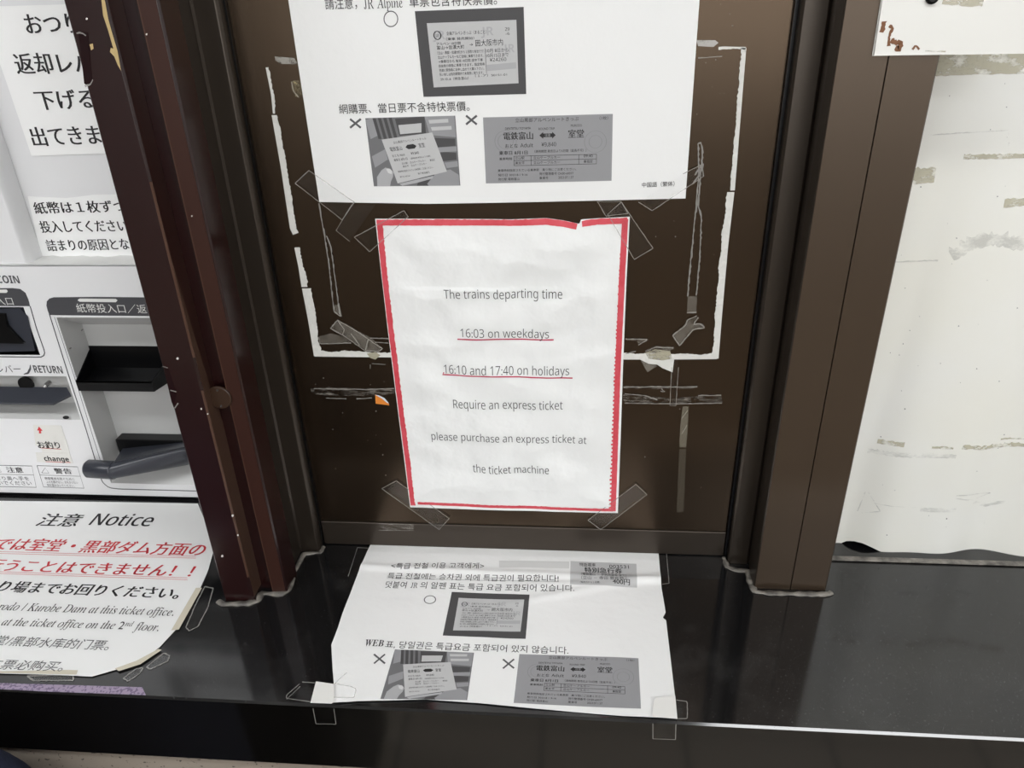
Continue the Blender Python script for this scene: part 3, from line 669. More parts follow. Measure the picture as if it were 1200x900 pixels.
# ------------------------------------------------------------------ Korean notice lying on the counter
def ko_l(u, v):
    h = 0.0011 + 0.0011*noise.noise(Vector((u*12, v*12, 3))) + 0.0004*noise.noise(Vector((u*38, v*38, 3)))
    h += 0.0017*math.exp(-((v+0.038+0.02*u)/0.0048)**2)                                       # cross fold
    h += 0.0010*math.exp(-((v+0.075-0.32*(u-0.02))/0.005)**2)*max(0, min(1, (u+0.02)/0.05))    # slanting crease
    h += 0.0009*math.exp(-((v+0.055-0.12*(u-0.02))/0.005)**2)*max(0, min(1, (u)/0.04))
    if v > -0.012: h *= max(0.15, 1-(v+0.012)/0.012)
    return max(0.0003, h)
KO = Surf('z', ZC, lift=ko_l, base=0.0004)
n = empty('counter_notice', (0, -0.1, ZC)); tag(n, 'creased white notice in Korean with printed tickets lying on the black counter', 'notice')
kl = [(434, 639), (420, 672), (401, 722), (396, 738), (388.5, 757), (390, 785), (391.5, 803), (391, 825)]
kr = [(771.5, 646.5), (775, 690), (780, 719), (776.5, 725), (780.5, 728), (786, 775), (791, 818), (792.5, 843)]
sheet('paper', KO, [(434, 639), (560, 642), (771.5, 646.5)], [(391, 825), (420, 823), (500, 821), (560, 825), (610, 830), (660, 834), (730, 840), (792.5, 843)], kl, kr, PAPER, n, nu=170, nv=130)
k = MB(split=True)
T(k, KO, '<특급 전철 이용 고객에게>', (458, 669.5), (567, 668.5), 8)
T(k, KO, '특급 전철에는 승차권 외에 특급권이 필요합니다!', (453.5, 679.5), (654.5, 684), 7)
T(k, KO, '덧붙여', (451, 690.5), (475.5, 691), 8); T(k, KO, 'JR', (481, 690.5), (489, 690.5), 6.2, style='serif'); T(k, KO, '의 알펜 표는 특급 요금 포함되어 있습니다.', (492, 691), (673, 696), 8)
T(k, KO, 'WEB', (427, 759), (449, 759.5), 7.5, style='serifbold'); T(k, KO, '표, 당일권은 특급요금 포함되어 있지 않습니다.', (451, 761.5), (666, 769.5), 9)
T(k, KO, '003531', (714, 667.5), (737, 668), 4, off=.0005); T(k, KO, '特急電車', (679, 665.5), (698, 666), 4, off=.0005); T(k, KO, '特別急行券', (685, 673), (729, 674.5), 6.5, off=.0005, bold=.015)
T(k, KO, '（電鉄富山 － 宇奈月温泉 まで）', (681, 677.5), (734, 679.5), 4, off=.0005); T(k, KO, '（立山 － 寺田 間有効 ）', (681, 681.5), (734, 683.5), 3.5, off=.0005); T(k, KO, '（発売日から２日間）', (680, 686), (703, 686.5), 2.5, off=.0005); T(k, KO, '400円', (718, 687), (738, 688), 5, off=.0005, bold=.015)
k.build('lettering', INK, n)
k = MB(split=True); ribbon(k, KO, [(453.5, 678.5), (560, 681.2), (655, 683.8)], 0.0004, .0003); fr = Frame(KO, (497.5, 699.2), (511.5, 699.2), (510.5, 709.2), (496.5, 709.2), .0002); ring(k, .5, .5, .47, .47, .08, lambda s, t: fr.P(s, t))
cross_mark(k, KO, 445, 774, 6.5, .0003); cross_mark(k, KO, 596, 780, 6.5, .0003); k.build('mark', INKG, n)
rail_ticket(Frame(KO, (529.6, 695), (620.6, 698.4), (616, 751), (519, 746.6), .0002), Frame(KO, (537.6, 702), (614.4, 705), (610, 742.4), (531, 740.6), .0003), n)
hand_photo(Frame(KO, (463, 763), (555.6, 766.6), (547.5, 822), (446, 820.7), .0002), n)
route_ticket(Frame(KO, (608.7, 768.7), (748, 773), (751, 832), (602, 825.5), .0002), n)
g = MB(); fr = Frame(KO, (668.6, 659.4), (745.6, 662), (746.4, 690), (668, 687), .0002); fr.rect(g); g.build('printed_ticket', PRINT_L, n)
g = MB(); fr = Frame(KO, (585, 658), (667, 660), (667, 668), (585, 666), .0002); fr.rect(g); g.build('grey_band', mat('pale_print', (.66, .66, .65), .6), n)

# ------------------------------------------------------------------ tape and torn leftovers
def tape(label, S, px, m=FILM, edges=(0, 1, 2, 3), ew=0.0006, off=0.0022, name='clear_tape', group='clear tape pieces'):
    mb = MB(); poly(mb, S, px, off, 0.00008); o = tag(mb.build(name, m), label, 'tape', group)
    e = MB(); n_ = len(px)
    for i in edges:
        a, b = px[i], px[(i+1) % n_]; ribbon(e, S, [a, lerp(a, b, .5), b], ew, off+0.0001, ew*0.3, 0.002)
    if edges: e.build('tape_edge', FILM_E, o)
    return o
P1 = Surf('y', 0.0)
tape('clear tape strip at the upper left corner of the red bordered notice', P1, [(416, 277), (474, 246), (479, 253), (434, 294)])
tape('clear tape strip at the upper right corner of the red bordered notice', P1, [(728, 236), (765, 290), (743, 303), (712, 250)])
tape('clear tape strip at the lower left corner of the red bordered notice', P1, [(448, 571), (465, 562), (527, 606), (515, 619)])
tape('clear tape strip at the lower right corner of the red bordered notice', P1, [(745, 566), (758, 578), (704, 619), (689, 608)])
tape('clear tape strip at the lower left corner of the upper notice', P1, [(347, 214), (363, 199), (416, 236), (402, 257)])
tape('clear tape strip at the lower right corner of the upper notice', P1, [(800, 203), (822, 192), (824, 206), (764, 246), (748, 236)])
tape('short clear tape piece under the bottom edge of the upper notice, right of centre', P1, [(700, 236), (728, 236), (736, 250), (710, 253)], off=0.0003)
tape('faint clear tape piece left of the red bordered notice, below the upper notice', P1, [(412, 240), (440, 240), (410, 283), (394, 270)], edges=(2, 3), off=0.0002, ew=.0004)
# cloudy old tape: long loops, crumples and bands
def leftover(label, shapes, lines, m=FILM_C, name='tape_residue', cat='tape', lift=0.0003, group='old tape leftovers on the panel', crumple=0.0, ew=.0007):
    mb = MB()
    for pts in shapes:
        q = [P1.uv(*p) for p in pts]; cu = (sum(a for a, b in q)/len(q), sum(b for a, b in q)/len(q))
        vs = [P1.P(u, v, lift+abs(random.gauss(0, crumple))) for u, v in q]+[P1.P(*cu, lift+crumple)]
        mb.add(vs, [(i, (i+1) % len(q), len(q)) for i in range(len(q))])
    if not shapes:
        for l in lines: ribbon(mb, P1, l, ew, lift, ew*.3, .003)
        return tag(mb.build(name, FILM_E), label, cat, group)
    o = tag(mb.build(name, m), label, cat, group)
    if lines:
        e = MB()
        for l in lines: ribbon(e, P1, l, ew, lift+0.0004+crumple, ew*.4, .002)
        e.build('tape_edge', FILM_E, o)
    return o
leftover('long thin tape loop hanging left of the red bordered notice', [[(391, 357), (398, 357), (401, 371), (393, 366)]], [[(374, 238), (380, 272), (386, 310), (390, 350), (392, 365)], [(383, 276), (388, 290), (393, 325), (396, 350), (398, 368)], [(392, 365), (400, 371), (397, 355)]], ew=.0011)
leftover('long pointed tape loop right of the red bordered notice', [[(806, 347), (817, 347), (816, 366), (805, 366)]], [[(818, 168), (819, 200), (816, 240), (811, 290), (807, 330), (806, 347)], [(818, 168), (822, 167), (823, 180), (818, 240), (822, 255), (820, 300), (816, 346)], [(814, 205), (824, 190), (822, 200), (812, 215)], [(805, 366), (816, 366)]], ew=.0012)
leftover('crumpled tape clump left of the red bordered notice, above the white torn strip', [[(388, 384), (396, 374), (408, 380), (420, 388), (436, 396), (449, 408), (446, 411), (430, 411), (416, 401), (405, 393)], [(374, 394), (388, 390), (405, 393), (412, 401), (376, 402)]],
         [[(388, 384), (396, 374), (420, 388), (449, 408), (444, 411), (428, 410), (405, 393), (388, 384)], [(396, 374), (404, 385), (402, 392)], [(432, 397), (429, 409)], [(374, 394), (376, 402), (412, 401)], [(434, 395), (456, 396)], [(412, 390), (418, 398), (422, 404)], [(440, 400), (456, 401)]], crumple=.0012, ew=.0009)
leftover('crumpled tape clump right of the red bordered notice, above the white torn strip', [[(788, 392), (802, 382), (804, 375), (815, 369), (818, 372), (813, 378), (824, 379), (825, 383), (812, 386), (800, 399), (796, 404)]],
         [[(788, 392), (803, 380), (805, 374), (816, 369)], [(796, 404), (812, 385), (826, 383), (820, 378), (812, 379), (818, 371)], [(788, 392), (796, 404)]], crumple=.0014, ew=.0010)
leftover('cloudy tape bits on the white torn strip right of the red bordered notice', [[(756, 410), (768, 405), (786, 406), (790, 408), (782, 412), (764, 414)], [(733, 396), (757, 396), (760, 398), (748, 403), (746, 399), (734, 398)]], [[(756, 411), (768, 406), (789, 407)], [(733, 396.5), (759, 397), (748, 404)], [(733, 414), (745, 411)]], crumple=.0006, ew=.0009)
leftover('grey band of old adhesive left of the red bordered notice', [[(364, 455), (376, 454), (455, 455), (463, 454), (464, 462), (430, 464), (380, 463), (365, 461)]], [[(382, 466), (406, 467)], [(418, 467), (436, 466)], [(368, 455), (430, 456), (462, 455)]], m=SMEAR, name='adhesive_residue', cat='residue', ew=.0008)
leftover('upper of two thin grey adhesive bands right of the red bordered notice', [[(730, 452), (775, 452), (817, 452), (812, 455), (775, 456), (731, 455)]],
         [[(731, 453), (745, 453), (775, 453), (817, 453)], [(775, 455), (779, 459), (774, 458)]], m=SMEAR, name='adhesive_residue', cat='residue', ew=.0009)
leftover('lower and broader of two grey adhesive bands right of the red bordered notice', [[(730, 462), (752, 462), (772, 466), (800, 466), (845, 462), (847, 472), (800, 473), (731, 472)]],
         [[(818, 463), (845, 463)], [(732, 461), (755, 463), (770, 468)], [(732, 472), (790, 473), (846, 472)]], m=SMEAR, name='adhesive_residue', cat='residue', ew=.0009)
leftover('upright cloudy tape stub below the grey bands, right of the red bordered notice', [[(800, 476), (807, 476), (806, 500), (804, 524), (796, 524), (797, 500)]], [[(799, 490), (806, 480)], [(799, 508), (805, 498)]], m=STREAK, cat='residue', name='adhesive_residue', ew=.0005)
leftover('long faint upright streak at the right of the panel', [[(796, 526), (804, 526), (801, 600), (793, 600)]], [], m=film('faint_streak', (.45, .40, .3), .10, .6), cat='residue', name='adhesive_residue')
leftover('narrow upright clear tape crossing the grey bands at right', [[(787, 422), (795, 422), (792, 475), (785, 475)]], [[(787, 430), (785, 475)], [(795, 430), (792, 475)], [(785, 475), (792, 475)]], m=FILM, ew=.0005)
leftover('small bracket of tape edges below the white strip at the left', [], [[(434, 427), (434, 432)], [(436, 426), (452, 427)]], ew=.0006)
leftover('grey scratched tape patch on the bottom rail of the panel', [[(445, 612), (485, 613), (485, 620), (444, 620)]], [[(444, 612), (485, 613)], [(444, 620), (485, 620)]], m=SMEAR, lift=.0018, ew=.0004)
leftover('pale tape smear at the top left of the panel beside the upper notice', [[(322, 66), (345, 68), (349, 75), (330, 75), (323, 71)]], [], m=film('pale_smear', (.55, .53, .48), .6, .5, noise_scale=(70, 70, 90), thr=.35))
leftover('pale tape smear at the top right of the panel beside the upper notice', [[(816, 47), (838, 47), (842, 50), (836, 55), (818, 54)]], [[(818, 68), (846, 66)]], m=film('pale_smear_two', (.6, .58, .55), .75, .5, noise_scale=(70, 70, 90), thr=.3))
leftover('small yellowish glue blob at the left edge of the upper notice', [[(341, 95), (350, 94), (354, 104), (353, 115), (346, 113), (342, 104)]], [[(342, 96), (344, 106), (350, 114)]], m=film('glue_blob', (.45, .38, .22), .5, .4, noise_scale=(150, 150, 150), thr=.4), cat='residue', name='adhesive_residue')

TORN = mat('torn_paper', (0.72, 0.71, 0.67), 0.75, bump=(200, 0.4))
def torn(label, pts, w, jit=0.0012, th=0.0003):
    q = [P1.uv(*p) for p in pts]; L = sum(math.dist(q[i], q[i+1]) for i in range(len(q)-1)); n_ = max(3, int(L/0.0015)); q = [along(q, i/n_) for i in range(n_+1)]
    a, b = [], []
    for i, p in enumerate(q):
        l, r = q[max(i-1, 0)], q[min(i+1, n_)]; d = (r[0]-l[0], r[1]-l[1]); m_ = math.hypot(*d); nx, ny = -d[1]/m_, d[0]/m_
        ww = w*(1.15+0.35*noise.noise(Vector((p[0]*70, p[1]*70, 1))))+random.uniform(-jit, jit)*0.35
        a.append((p[0]+nx*ww, p[1]+ny*ww)); b.append(p)
    mb = MB(); vs = [P1.P(u, v, 0.0001) for u, v in a]+[P1.P(u, v, 0.0001) for u, v in b]
    vs += [v+Vector((0, -th, 0)) for v in vs]; N = len(q)
    for i in range(N-1):
        mb_f = [(2*N+i, 3*N+i, 3*N+i+1, 2*N+i+1), (i, 2*N+i, 2*N+i+1, i+1), (N+i+1, 3*N+i+1, 3*N+i, N+i)]
        mb.f += mb_f
    mb.v = vs; mb.f += [(0, N, 3*N, 2*N), (N-1, 3*N-1, 4*N-1, 2*N-1)]
    return tag(mb.build('torn_paper_strip', TORN), label, 'paper scrap', 'torn white paper strips on the brown panel')
# an old poster's rim: left, bottom left, bottom right, right
torn('narrow worn upper end of the torn white strip at the left of the panel', [(311.5, 79), (318, 112), (320, 133)], 0.0020)
torn('long torn white paper strip running down the left of the panel', [(318.5, 135), (329, 195), (340, 268), (343.5, 275)], 0.0046)
torn('short torn white strip below the gap on the left of the panel', [(345, 290), (349.5, 311), (353.5, 336)], 0.0040, 0.002)
torn('lower torn white strip at the left ending at the bottom corner', [(354, 338), (361, 374), (368, 417)], 0.0062)
torn('torn white strip along the bottom left, running behind the red bordered notice', [(369, 417.5), (410, 418), (462, 418.5)], 0.0046, th=0.0005)
torn('torn white strip along the bottom right with a yellow glue spot', [(728, 421), (780, 421), (840, 420.5)], 0.0048, th=0.0005)
torn('long torn white paper strip running down the right of the panel', [(842, 420), (846, 370), (853, 290), (860.5, 225)], 0.0050)
torn('upper torn white strip at the right of the panel beside the upper notice', [(861, 223), (866, 160), (874.5, 56)], 0.0030)
torn('thin torn white strip at the top right corner of the panel', [(874, 55), (848, 54.5), (842, 55)], 0.0014)
mb = MB(); poly(mb, P1, [(750, 421), (790, 420.5), (788, 436), (776, 431), (770, 427), (760, 426)], 0.0002, 0.0003); tag(mb.build('paper_scrap', TORN), 'small pointed white scrap hanging below the bottom right torn strip', 'paper scrap')
mb = MB(); poly(mb, P1, [(751, 422), (760, 424), (770, 429), (759, 436), (756, 432)], 0.0001, 0.0001); tag(mb.build('paper_scrap', FILM_C), 'cloudy tape corner beside the small pointed white scrap', 'tape')
mb = MB(); poly(mb, P1, [(756, 413), (768, 409), (785, 411), (788, 420), (776, 422), (760, 420)], 0.0006, 0.0001); tag(mb.build('glue_spot', GLUE), 'yellow glue spot on the bottom right torn strip', 'residue')
mb = MB(); poly(mb, P1, [(430, 414), (440, 412), (446, 416), (440, 421), (434, 419)], 0.0006, 0.0001); tag(mb.build('glue_spot', GLUE), 'yellow glue spot on the bottom left torn strip', 'residue')
sc_ = empty('orange_scrap', P1.px(448, 468)); tag(sc_, 'tiny orange and white paper scrap left of the red bordered notice', 'paper scrap')
mb = MB(); poly(mb, P1, [(440, 462), (447, 464), (455, 471), (456.5, 474.5), (440.5, 472.5)], 0.0006, 0.0003); mb.build('orange_part', ORANGE, sc_)
mb = MB(); poly(mb, P1, [(440, 462), (444, 462.5), (451, 466), (456, 472), (454, 471.5), (448, 466.5)], 0.0010, 0.0002); mb.build('white_tip', mat('scrap_white', (.7, .74, .8), .5), sc_)
mb = MB()
for k_ in range(34):
    x, y = random.choice([(random.uniform(740, 850), random.uniform(240, 600)), (random.uniform(360, 470), random.uniform(430, 600)), (random.uniform(825, 900), random.uniform(0, 160))]); r = random.uniform(.3, .8)
    if 860-0.05*y < x: x -= 40
    poly(mb, P1, [(x+r*cos(a*pi/3), y+r*sin(a*pi/3)) for a in range(6)], 0.0002)
tag(mb.build('dust_specks', FILM_E), 'pale dust specks scattered over the brown panel', 'dust', kind='stuff')

# tape holding the counter notice
def corner_piece(label, top, front, side):
    """white tape over the corner of the counter notice with clear tape folded down the counter front"""
    e = empty('corner_tape', COUNTER.px(*top[0])); tag(e, label, 'tape', 'tapes on the corners of the counter notice')
    mb = MB(); poly(mb, COUNTER, top, 0.0034, 0.0002); mb.build('white_tape', mat('white_tape', (.80, .79, .76), .45), e)
    FR = Surf('y', YF); mb = MB(); poly(mb, FR, front, 0.0004, 0.0001); mb.build('clear_flap', FILM, e)
    ed = MB()
    for i in range(1, len(front)): ribbon(ed, FR, [front[i-1], front[i]], 0.0006, 0.0006)
    for l in side: ribbon(ed, COUNTER, l, 0.0007, 0.0038, .0002, .002)
    ed.build('tape_edge', FILM_E, e)
corner_piece('white tape with clear flap at the near left corner of the counter notice', [(371, 802), (392, 805), (392.5, 826), (389, 828), (364.5, 827)], [(367, 829.5), (370.5, 847.5), (394, 848), (391.5, 830)],
             [[(352, 805), (337, 818), (336, 822), (364, 826)], [(355, 803), (371, 804)], [(392, 805), (412, 808), (418, 811), (416, 821), (392, 821)], [(392, 806), (402, 796), (407, 792)]])
corner_piece('white tape with clear flap at the near right corner of the counter notice', [(768, 821), (791, 819), (793.5, 846), (764.5, 843.5), (765, 830)], [(765, 847), (765, 865), (791.5, 866), (792, 848)],
             [[(792, 824), (805, 826), (805, 846), (794, 846)]])
tape('clear tape piece at the far right corner of the counter notice', COUNTER, [(771, 648), (781, 648), (784, 684), (776, 685)], edges=(0, 1, 2), off=.0004)
tape('clear tape piece at the far left corner of the counter notice', COUNTER, [(419, 642), (434, 643), (424, 676), (408, 676)], edges=(0, 3), off=.0004)
tape('clear tape piece over the left end of the fold in the counter notice', COUNTER, [(336, 820), (352, 805), (372, 804), (366, 826)], edges=(0,), off=.0005, m=FILM)

# ------------------------------------------------------------------ left laminated notice on the counter
def no_l(u, v): return 0.0006+0.0006*noise.noise(Vector((u*9, v*9, 7)))+0.0003
NO = Surf('z', ZC, lift=no_l, base=0.0003)
n = empty('laminated_notice', (-0.42, -0.06, ZC)); tag(n, 'laminated white notice with red and black lines lying in front of the ticket machine', 'notice')
nl = [(-230, 583), (-330, 700), (-420, 786)]
sheet('paper', NO, [(-230, 583), (0, 587.5), (232, 591)], [(-420, 786), (-150, 788), (0, 790), (70, 792), (108, 794)], nl, [(232, 591), (244, 620), (251, 645), (244, 670), (228, 705), (207, 738), (185, 762), (150, 782), (108, 794)], mat('laminated_paper', (0.86, 0.86, 0.85), 0.3, bump=(40, .05)), n, nu=70, nv=50)
k = MB(split=True)
T(k, NO, '注意', (41, 617.5), (88, 618.5), 15, bold=.018); T(k, NO, 'Notice', (104, 616.5), (175, 618), 14, style='sans', bold=.012)
T(k, NO, '乗り場までお回りください。', (-27, 694), (207, 703.5), 13.5, bold=.028)
T(k, NO, 'Murodo / Kurobe Dam at this ticket office.', (-21, 715.5), (203, 723), 9.5, style='serif'); T(k, NO, 'at the ticket office on the 2', (1, 734), (144, 739), 9.5, style='serif'); T(k, NO, 'nd', (146, 735), (155, 735.5), 6, style='serif'); T(k, NO, 'floor.', (157, 740), (185.5, 741), 10, style='serif')
k.build('black_lettering', INK, n)
k = MB(split=True); T(k, NO, '堂/黑部水库的门票。', (-10, 757), (126, 764), 12); T(k, NO, '车票必购买。', (-18, 785), (72, 788.5), 12); k.build('grey_lettering', INKG, n)
k = MB(split=True); T(k, NO, 'では室堂・黒部ダム方面の', (-11, 645.5), (236, 653), 15, bold=.02); T(k, NO, '行うことはできません！！', (-23, 670), (222, 678), 14.5, bold=.02)
for a, b in (((-60, 646.5), (230, 653.2)), ((-60, 648.6), (230, 655.4)), ((-60, 669.5), (220, 678.4)), ((-60, 671.6), (220, 680.6))): ribbon(k, NO, [a, b], .0005, .0003, 0, .01)
k.build('red_lettering', REDTXT, n)
e = MB(split=True); poly(e, NO, [(230, 690), (237, 690), (210, 739), (201, 740)], .0003); poly(e, NO, [(135, 785), (160, 776), (186, 762), (190, 763), (165, 780), (140, 788)], .0003); poly(e, NO, [(0, 788), (80, 786.5), (92, 787), (90, 792), (0, 790)], .0003); e.build('yellowed_tape', YTAPE, n)
def blob(label, pts, m=FILM, S=COUNTER):
    mb = MB(); poly(mb, S, pts, 0.0004, 0.0001); o = tag(mb.build('clear_tape', m), label, 'tape', 'clear tape pieces')
    e = MB(); ribbon(e, S, pts+[pts[0]], 0.0011, 0.0007, .0004, .0015); e.build('tape_edge', FILM_E, o)
blob('long bubbled clear tape on the right edge of the laminated notice', [(240, 688), (250, 690), (244, 712), (232, 735), (222, 740), (218, 736), (228, 712)])
blob('bubbled clear tape loop at the rounded corner of the laminated notice', [(172, 782), (192, 766), (199, 769), (197, 775), (176, 785)])
blob('small bubbled clear tape loop under the rounded corner of the laminated notice', [(145, 795), (160, 784), (168, 783), (164, 790), (150, 799)])
blob('flat bubbled clear tape along the near edge of the laminated notice', [(32, 793), (60, 792), (86, 792), (86, 798), (40, 798)])
mb = MB(); poly(mb, COUNTER, [(-300, 790), (0, 801), (167, 806), (171, 815), (60, 811), (0, 808), (-300, 797)], 0.0003, 0.0004); tag(mb.build('lilac_strip', LILAC), 'speckled lilac tape strip on the counter edge below the laminated notice', 'tape')

# ------------------------------------------------------------------ ticket machine
MF = Surf('y', YM)
tm = empty('ticket_machine', (-0.55, YM, ZC)); tag(tm, 'white ticket vending machine standing on the counter left of the maroon post', 'machine')
ZT = MF.uv(80, 312.5)[1]                              # top of the lower fascia
def muv(x, y): return MF.uv(x, y)
XR = -0.290
rx0, rz1 = muv(66, 372); rz0 = muv(126, 566)[1]; rx1 = -0.315       # bill recess
lx1 = muv(78, 442)[0]; lx0 = -0.66; lz1 = muv(70, 441)[1]; lz0 = muv(94, 492)[1]  # change recess
kx1 = muv(46, 413)[0]; kx0 = -0.66; kz1 = muv(30, 360)[1]; kz0 = muv(40, 416)[1]  # coin insert
def plate_with_holes(x0, x1, z0, z1, holes, y, yb):
    xs = sorted({x0, x1, *[h[0] for h in holes], *[h[1] for h in holes]}); zs = sorted({z0, z1, *[h[2] for h in holes], *[h[3] for h in holes]})
    mb = MB()
    for i in range(len(xs)-1):
        for j in range(len(zs)-1):
            cx, cz = (xs[i]+xs[i+1])/2, (zs[j]+zs[j+1])/2
            if any(h[0] < cx < h[1] and h[2] < cz < h[3] for h in holes): continue
            mb.add([(xs[i], y, zs[j]), (xs[i+1], y, zs[j]), (xs[i+1], y, zs[j+1]), (xs[i], y, zs[j+1])], [(0, 1, 2, 3)])
    mb.add([(x0, y, z1), (x1, y, z1), (x1, yb, z1), (x0, yb, z1)], [(0, 1, 2, 3)])
    mb.add([(x1, y, z0), (x1, yb, z0), (x1, yb, z1), (x1, y, z1)], [(0, 1, 2, 3)])
    mb.add([(x0, y, z0), (x0, yb, z0), (x0, yb, z1), (x0, y, z1)], [(3, 2, 1, 0)])
    return mb
ZB = ZC+0.004
plate_with_holes(-1.0, XR, ZB, ZT, [(rx0, rx1, rz0, rz1), (lx0, lx1, lz0, lz1), (kx0, kx1, kz0, kz1)], YM, YM+0.3).build('fascia', MWHITE, tm)
MB().box((-1.0, YM+0.001, ZC+0.0005), (XR, YM+0.3, ZB)).build('plinth', MBLACK, tm)
LED = Surf('z', ZT); yu = LED.uv(60, 302)[1]
MB().box((-1.0, yu, ZT+0.0002), (XR, YM+0.3, 2.0)).build('upper_panel', MWHITE, tm)
# rounded cover left of the labels
hx = Surf('y', yu).uv(48, 292)[0]
mb = MB(); pr = [(-1.0, yu-0.001)]+[(hx-0.004+0.004*cos(a), yu-0.014-0.010*sin(a)) for a in [i*pi/2/6 for i in range(7)]]+[(-1.0, yu-0.024)]
pr = [(-1.0, yu-0.0005), (hx, yu-0.0005)]+pr[1:]
mb.prism([(x, y, ZT+0.0015) for x, y in pr], (0, 0, 2.0-ZT-0.002)); mb.build('display_cover', MWHITE, tm, bevel=0.003, seg=3)
mb = MB(); xs = [-0.62+i*0.008 for i in range(40)]
vs = []
for x in xs:
    if x > XR: break
    vs += [(x, YM+0.0015, ZT+0.0008+0.0006*random.random()), (x, yu-0.0006, ZT+0.0012+0.0015*random.random())]
nn = len(vs)//2; mb.add(vs, [(2*i, 2*i+2, 2*i+3, 2*i+1) for i in range(nn-1)]); mb.build('ledge_sealant', mat('white_sealant', (.7, .7, .68), .5), tm)
# bill recess with sloping walls
dy = 0.034
def recess(name, x0, x1, z0, z1, ix0, ix1, iz0, iz1, d, m):
    o = [(x0, YM, z0), (x1, YM, z0), (x1, YM, z1), (x0, YM, z1)]; i_ = [(ix0, YM+d, iz0), (ix1, YM+d, iz0), (ix1, YM+d, iz1), (ix0, YM+d, iz1)]
    return MB().add(o+i_, [(0, 1, 5, 4), (1, 2, 6, 5), (2, 3, 7, 6), (3, 0, 4, 7), (4, 5, 6, 7)]).build(name, m, tm)
BK = Surf('y', YM+dy); ix0, iz1 = BK.uv(100, 392)
br = recess('bill_recess', rx0, rx1, rz0, rz1, ix0, rx1-0.004, rz0+0.030, rz1-0.022, dy, MGREY)
# black bill tray
TRF = YM-0.004; Tf = Surf('y', TRF); tx0, tz1 = Tf.uv(88.5, 447); tz0 = Tf.uv(91, 458)[1]; tx1 = Tf.uv(178, 449)[0]
xb0, zb1 = BK.uv(104, 405); zb0 = tz0+0.002; xb1 = tx1+0.012
mb = MB()
mb.add([(tx0, TRF, tz0), (tx1, TRF, tz0), (tx1, TRF, tz1), (tx0, TRF, tz1)], [(0, 1, 2, 3)])                      # lip
mb.add([(tx0, TRF+.002, tz1), (tx1, TRF+.002, tz1), (tx0, TRF, tz1), (tx1, TRF, tz1)], [(2, 3, 1, 0)])
mb.add([(tx0, TRF+.002, tz1), (tx1, TRF+.002, tz1), (tx1, TRF+.004, tz0+.003), (tx0, TRF+.004, tz0+.003)], [(0, 1, 2, 3)])
mb.add([(tx0, TRF+.004, tz0+.003), (tx1, TRF+.004, tz0+.003), (xb1, YM+dy-.001, zb0+.008), (xb0, YM+dy-.001, zb0+.008)], [(0, 1, 2, 3)])  # floor
mb.add([(xb0, YM+dy-.001, zb0), (xb1, YM+dy-.001, zb0), (xb1, YM+dy-.001, zb1), (xb0, YM+dy-.001, zb1)], [(0, 1, 2, 3)])               # back
mb.add([(tx0, TRF, tz0), (tx0, TRF, tz1), (xb0, YM+dy-.001, zb1-.004), (xb0, YM+dy-.001, zb0)], [(0, 1, 2, 3)])  # left cheek
mb.add([(tx1, TRF, tz0), (tx1, TRF, tz1), (xb1, YM+dy-.001, zb1-.004), (xb1, YM+dy-.001, zb0)], [(3, 2, 1, 0)])
mb.add([(tx0, TRF, tz0), (tx1, TRF, tz0), (xb1, YM+dy-.001, zb0), (xb0, YM+dy-.001, zb0)], [(3, 2, 1, 0)])
mb.build('bill_tray', MBLACK, tm, solid=0.0012)
# lower slot and scoop handle
sx0, sz1 = BK.uv(143, 507); sx1, sz0 = BK.uv(230, 540)
MB().box((sx0, YM+dy*.55, sz0-.01), (sx1, YM+dy-.0005, sz1)).build('lower_slot', MBLACK, tm, bevel=.001)
HF = Surf('y', YM-0.016); h0 = HF.px(101, 549); h1 = HF.px(134, 551); hr = 0.0103
sh_ = MB(); sh_.tube([h0+Vector((.0015, 0, 0)), h0, h0+Vector((.0006, 0, 0)), h0+Vector((.003, 0, 0)), h1-Vector((.002, 0, 0)), h1], [0.0001, hr*.55, hr*.8, hr, hr, hr*.98], 28)
hd = sh_.build('scoop_grip', MBLUE, tm, smooth=True)
# tapering blade from the grip to the slot
mb = MB(); n_ = 12; path = []
HB = Surf('y', YM+0.005)
A0 = h1; A1 = HB.px(228, 533)
secs = []
for i in range(n_+1):
    t = i/n_; c_ = A0.lerp(A1, t); ry = hr*(0.95-0.25*t); rz = hr*(0.9+0.55*t); tw = 0.5*t
    secs.append([c_+Vector((0, ry*cos(a)-rz*sin(a)*0.6*t, rz*sin(a))) for a in [2*pi*k_/20 for k_ in range(20)]])
vs = [v for s in secs for v in s]
mb.add(vs, [(i*20+k_, i*20+(k_+1) % 20, (i+1)*20+(k_+1) % 20, (i+1)*20+k_) for i in range(n_) for k_ in range(20)]+[tuple(range(n_*20, n_*20+20))])
mb.build('scoop_blade', MBLUE, tm, smooth=True)
mb = MB(); q0 = BK.px(145, 512); 
mb.add([HF.px(134, 541), HB.px(226, 522), Surf('y', YM+dy-.002).px(226, 512), Surf('y', YM+dy-.002).px(147, 520)], [(0, 1, 2, 3)]); mb.build('scoop_plate', MBLUE, tm, solid=.001)
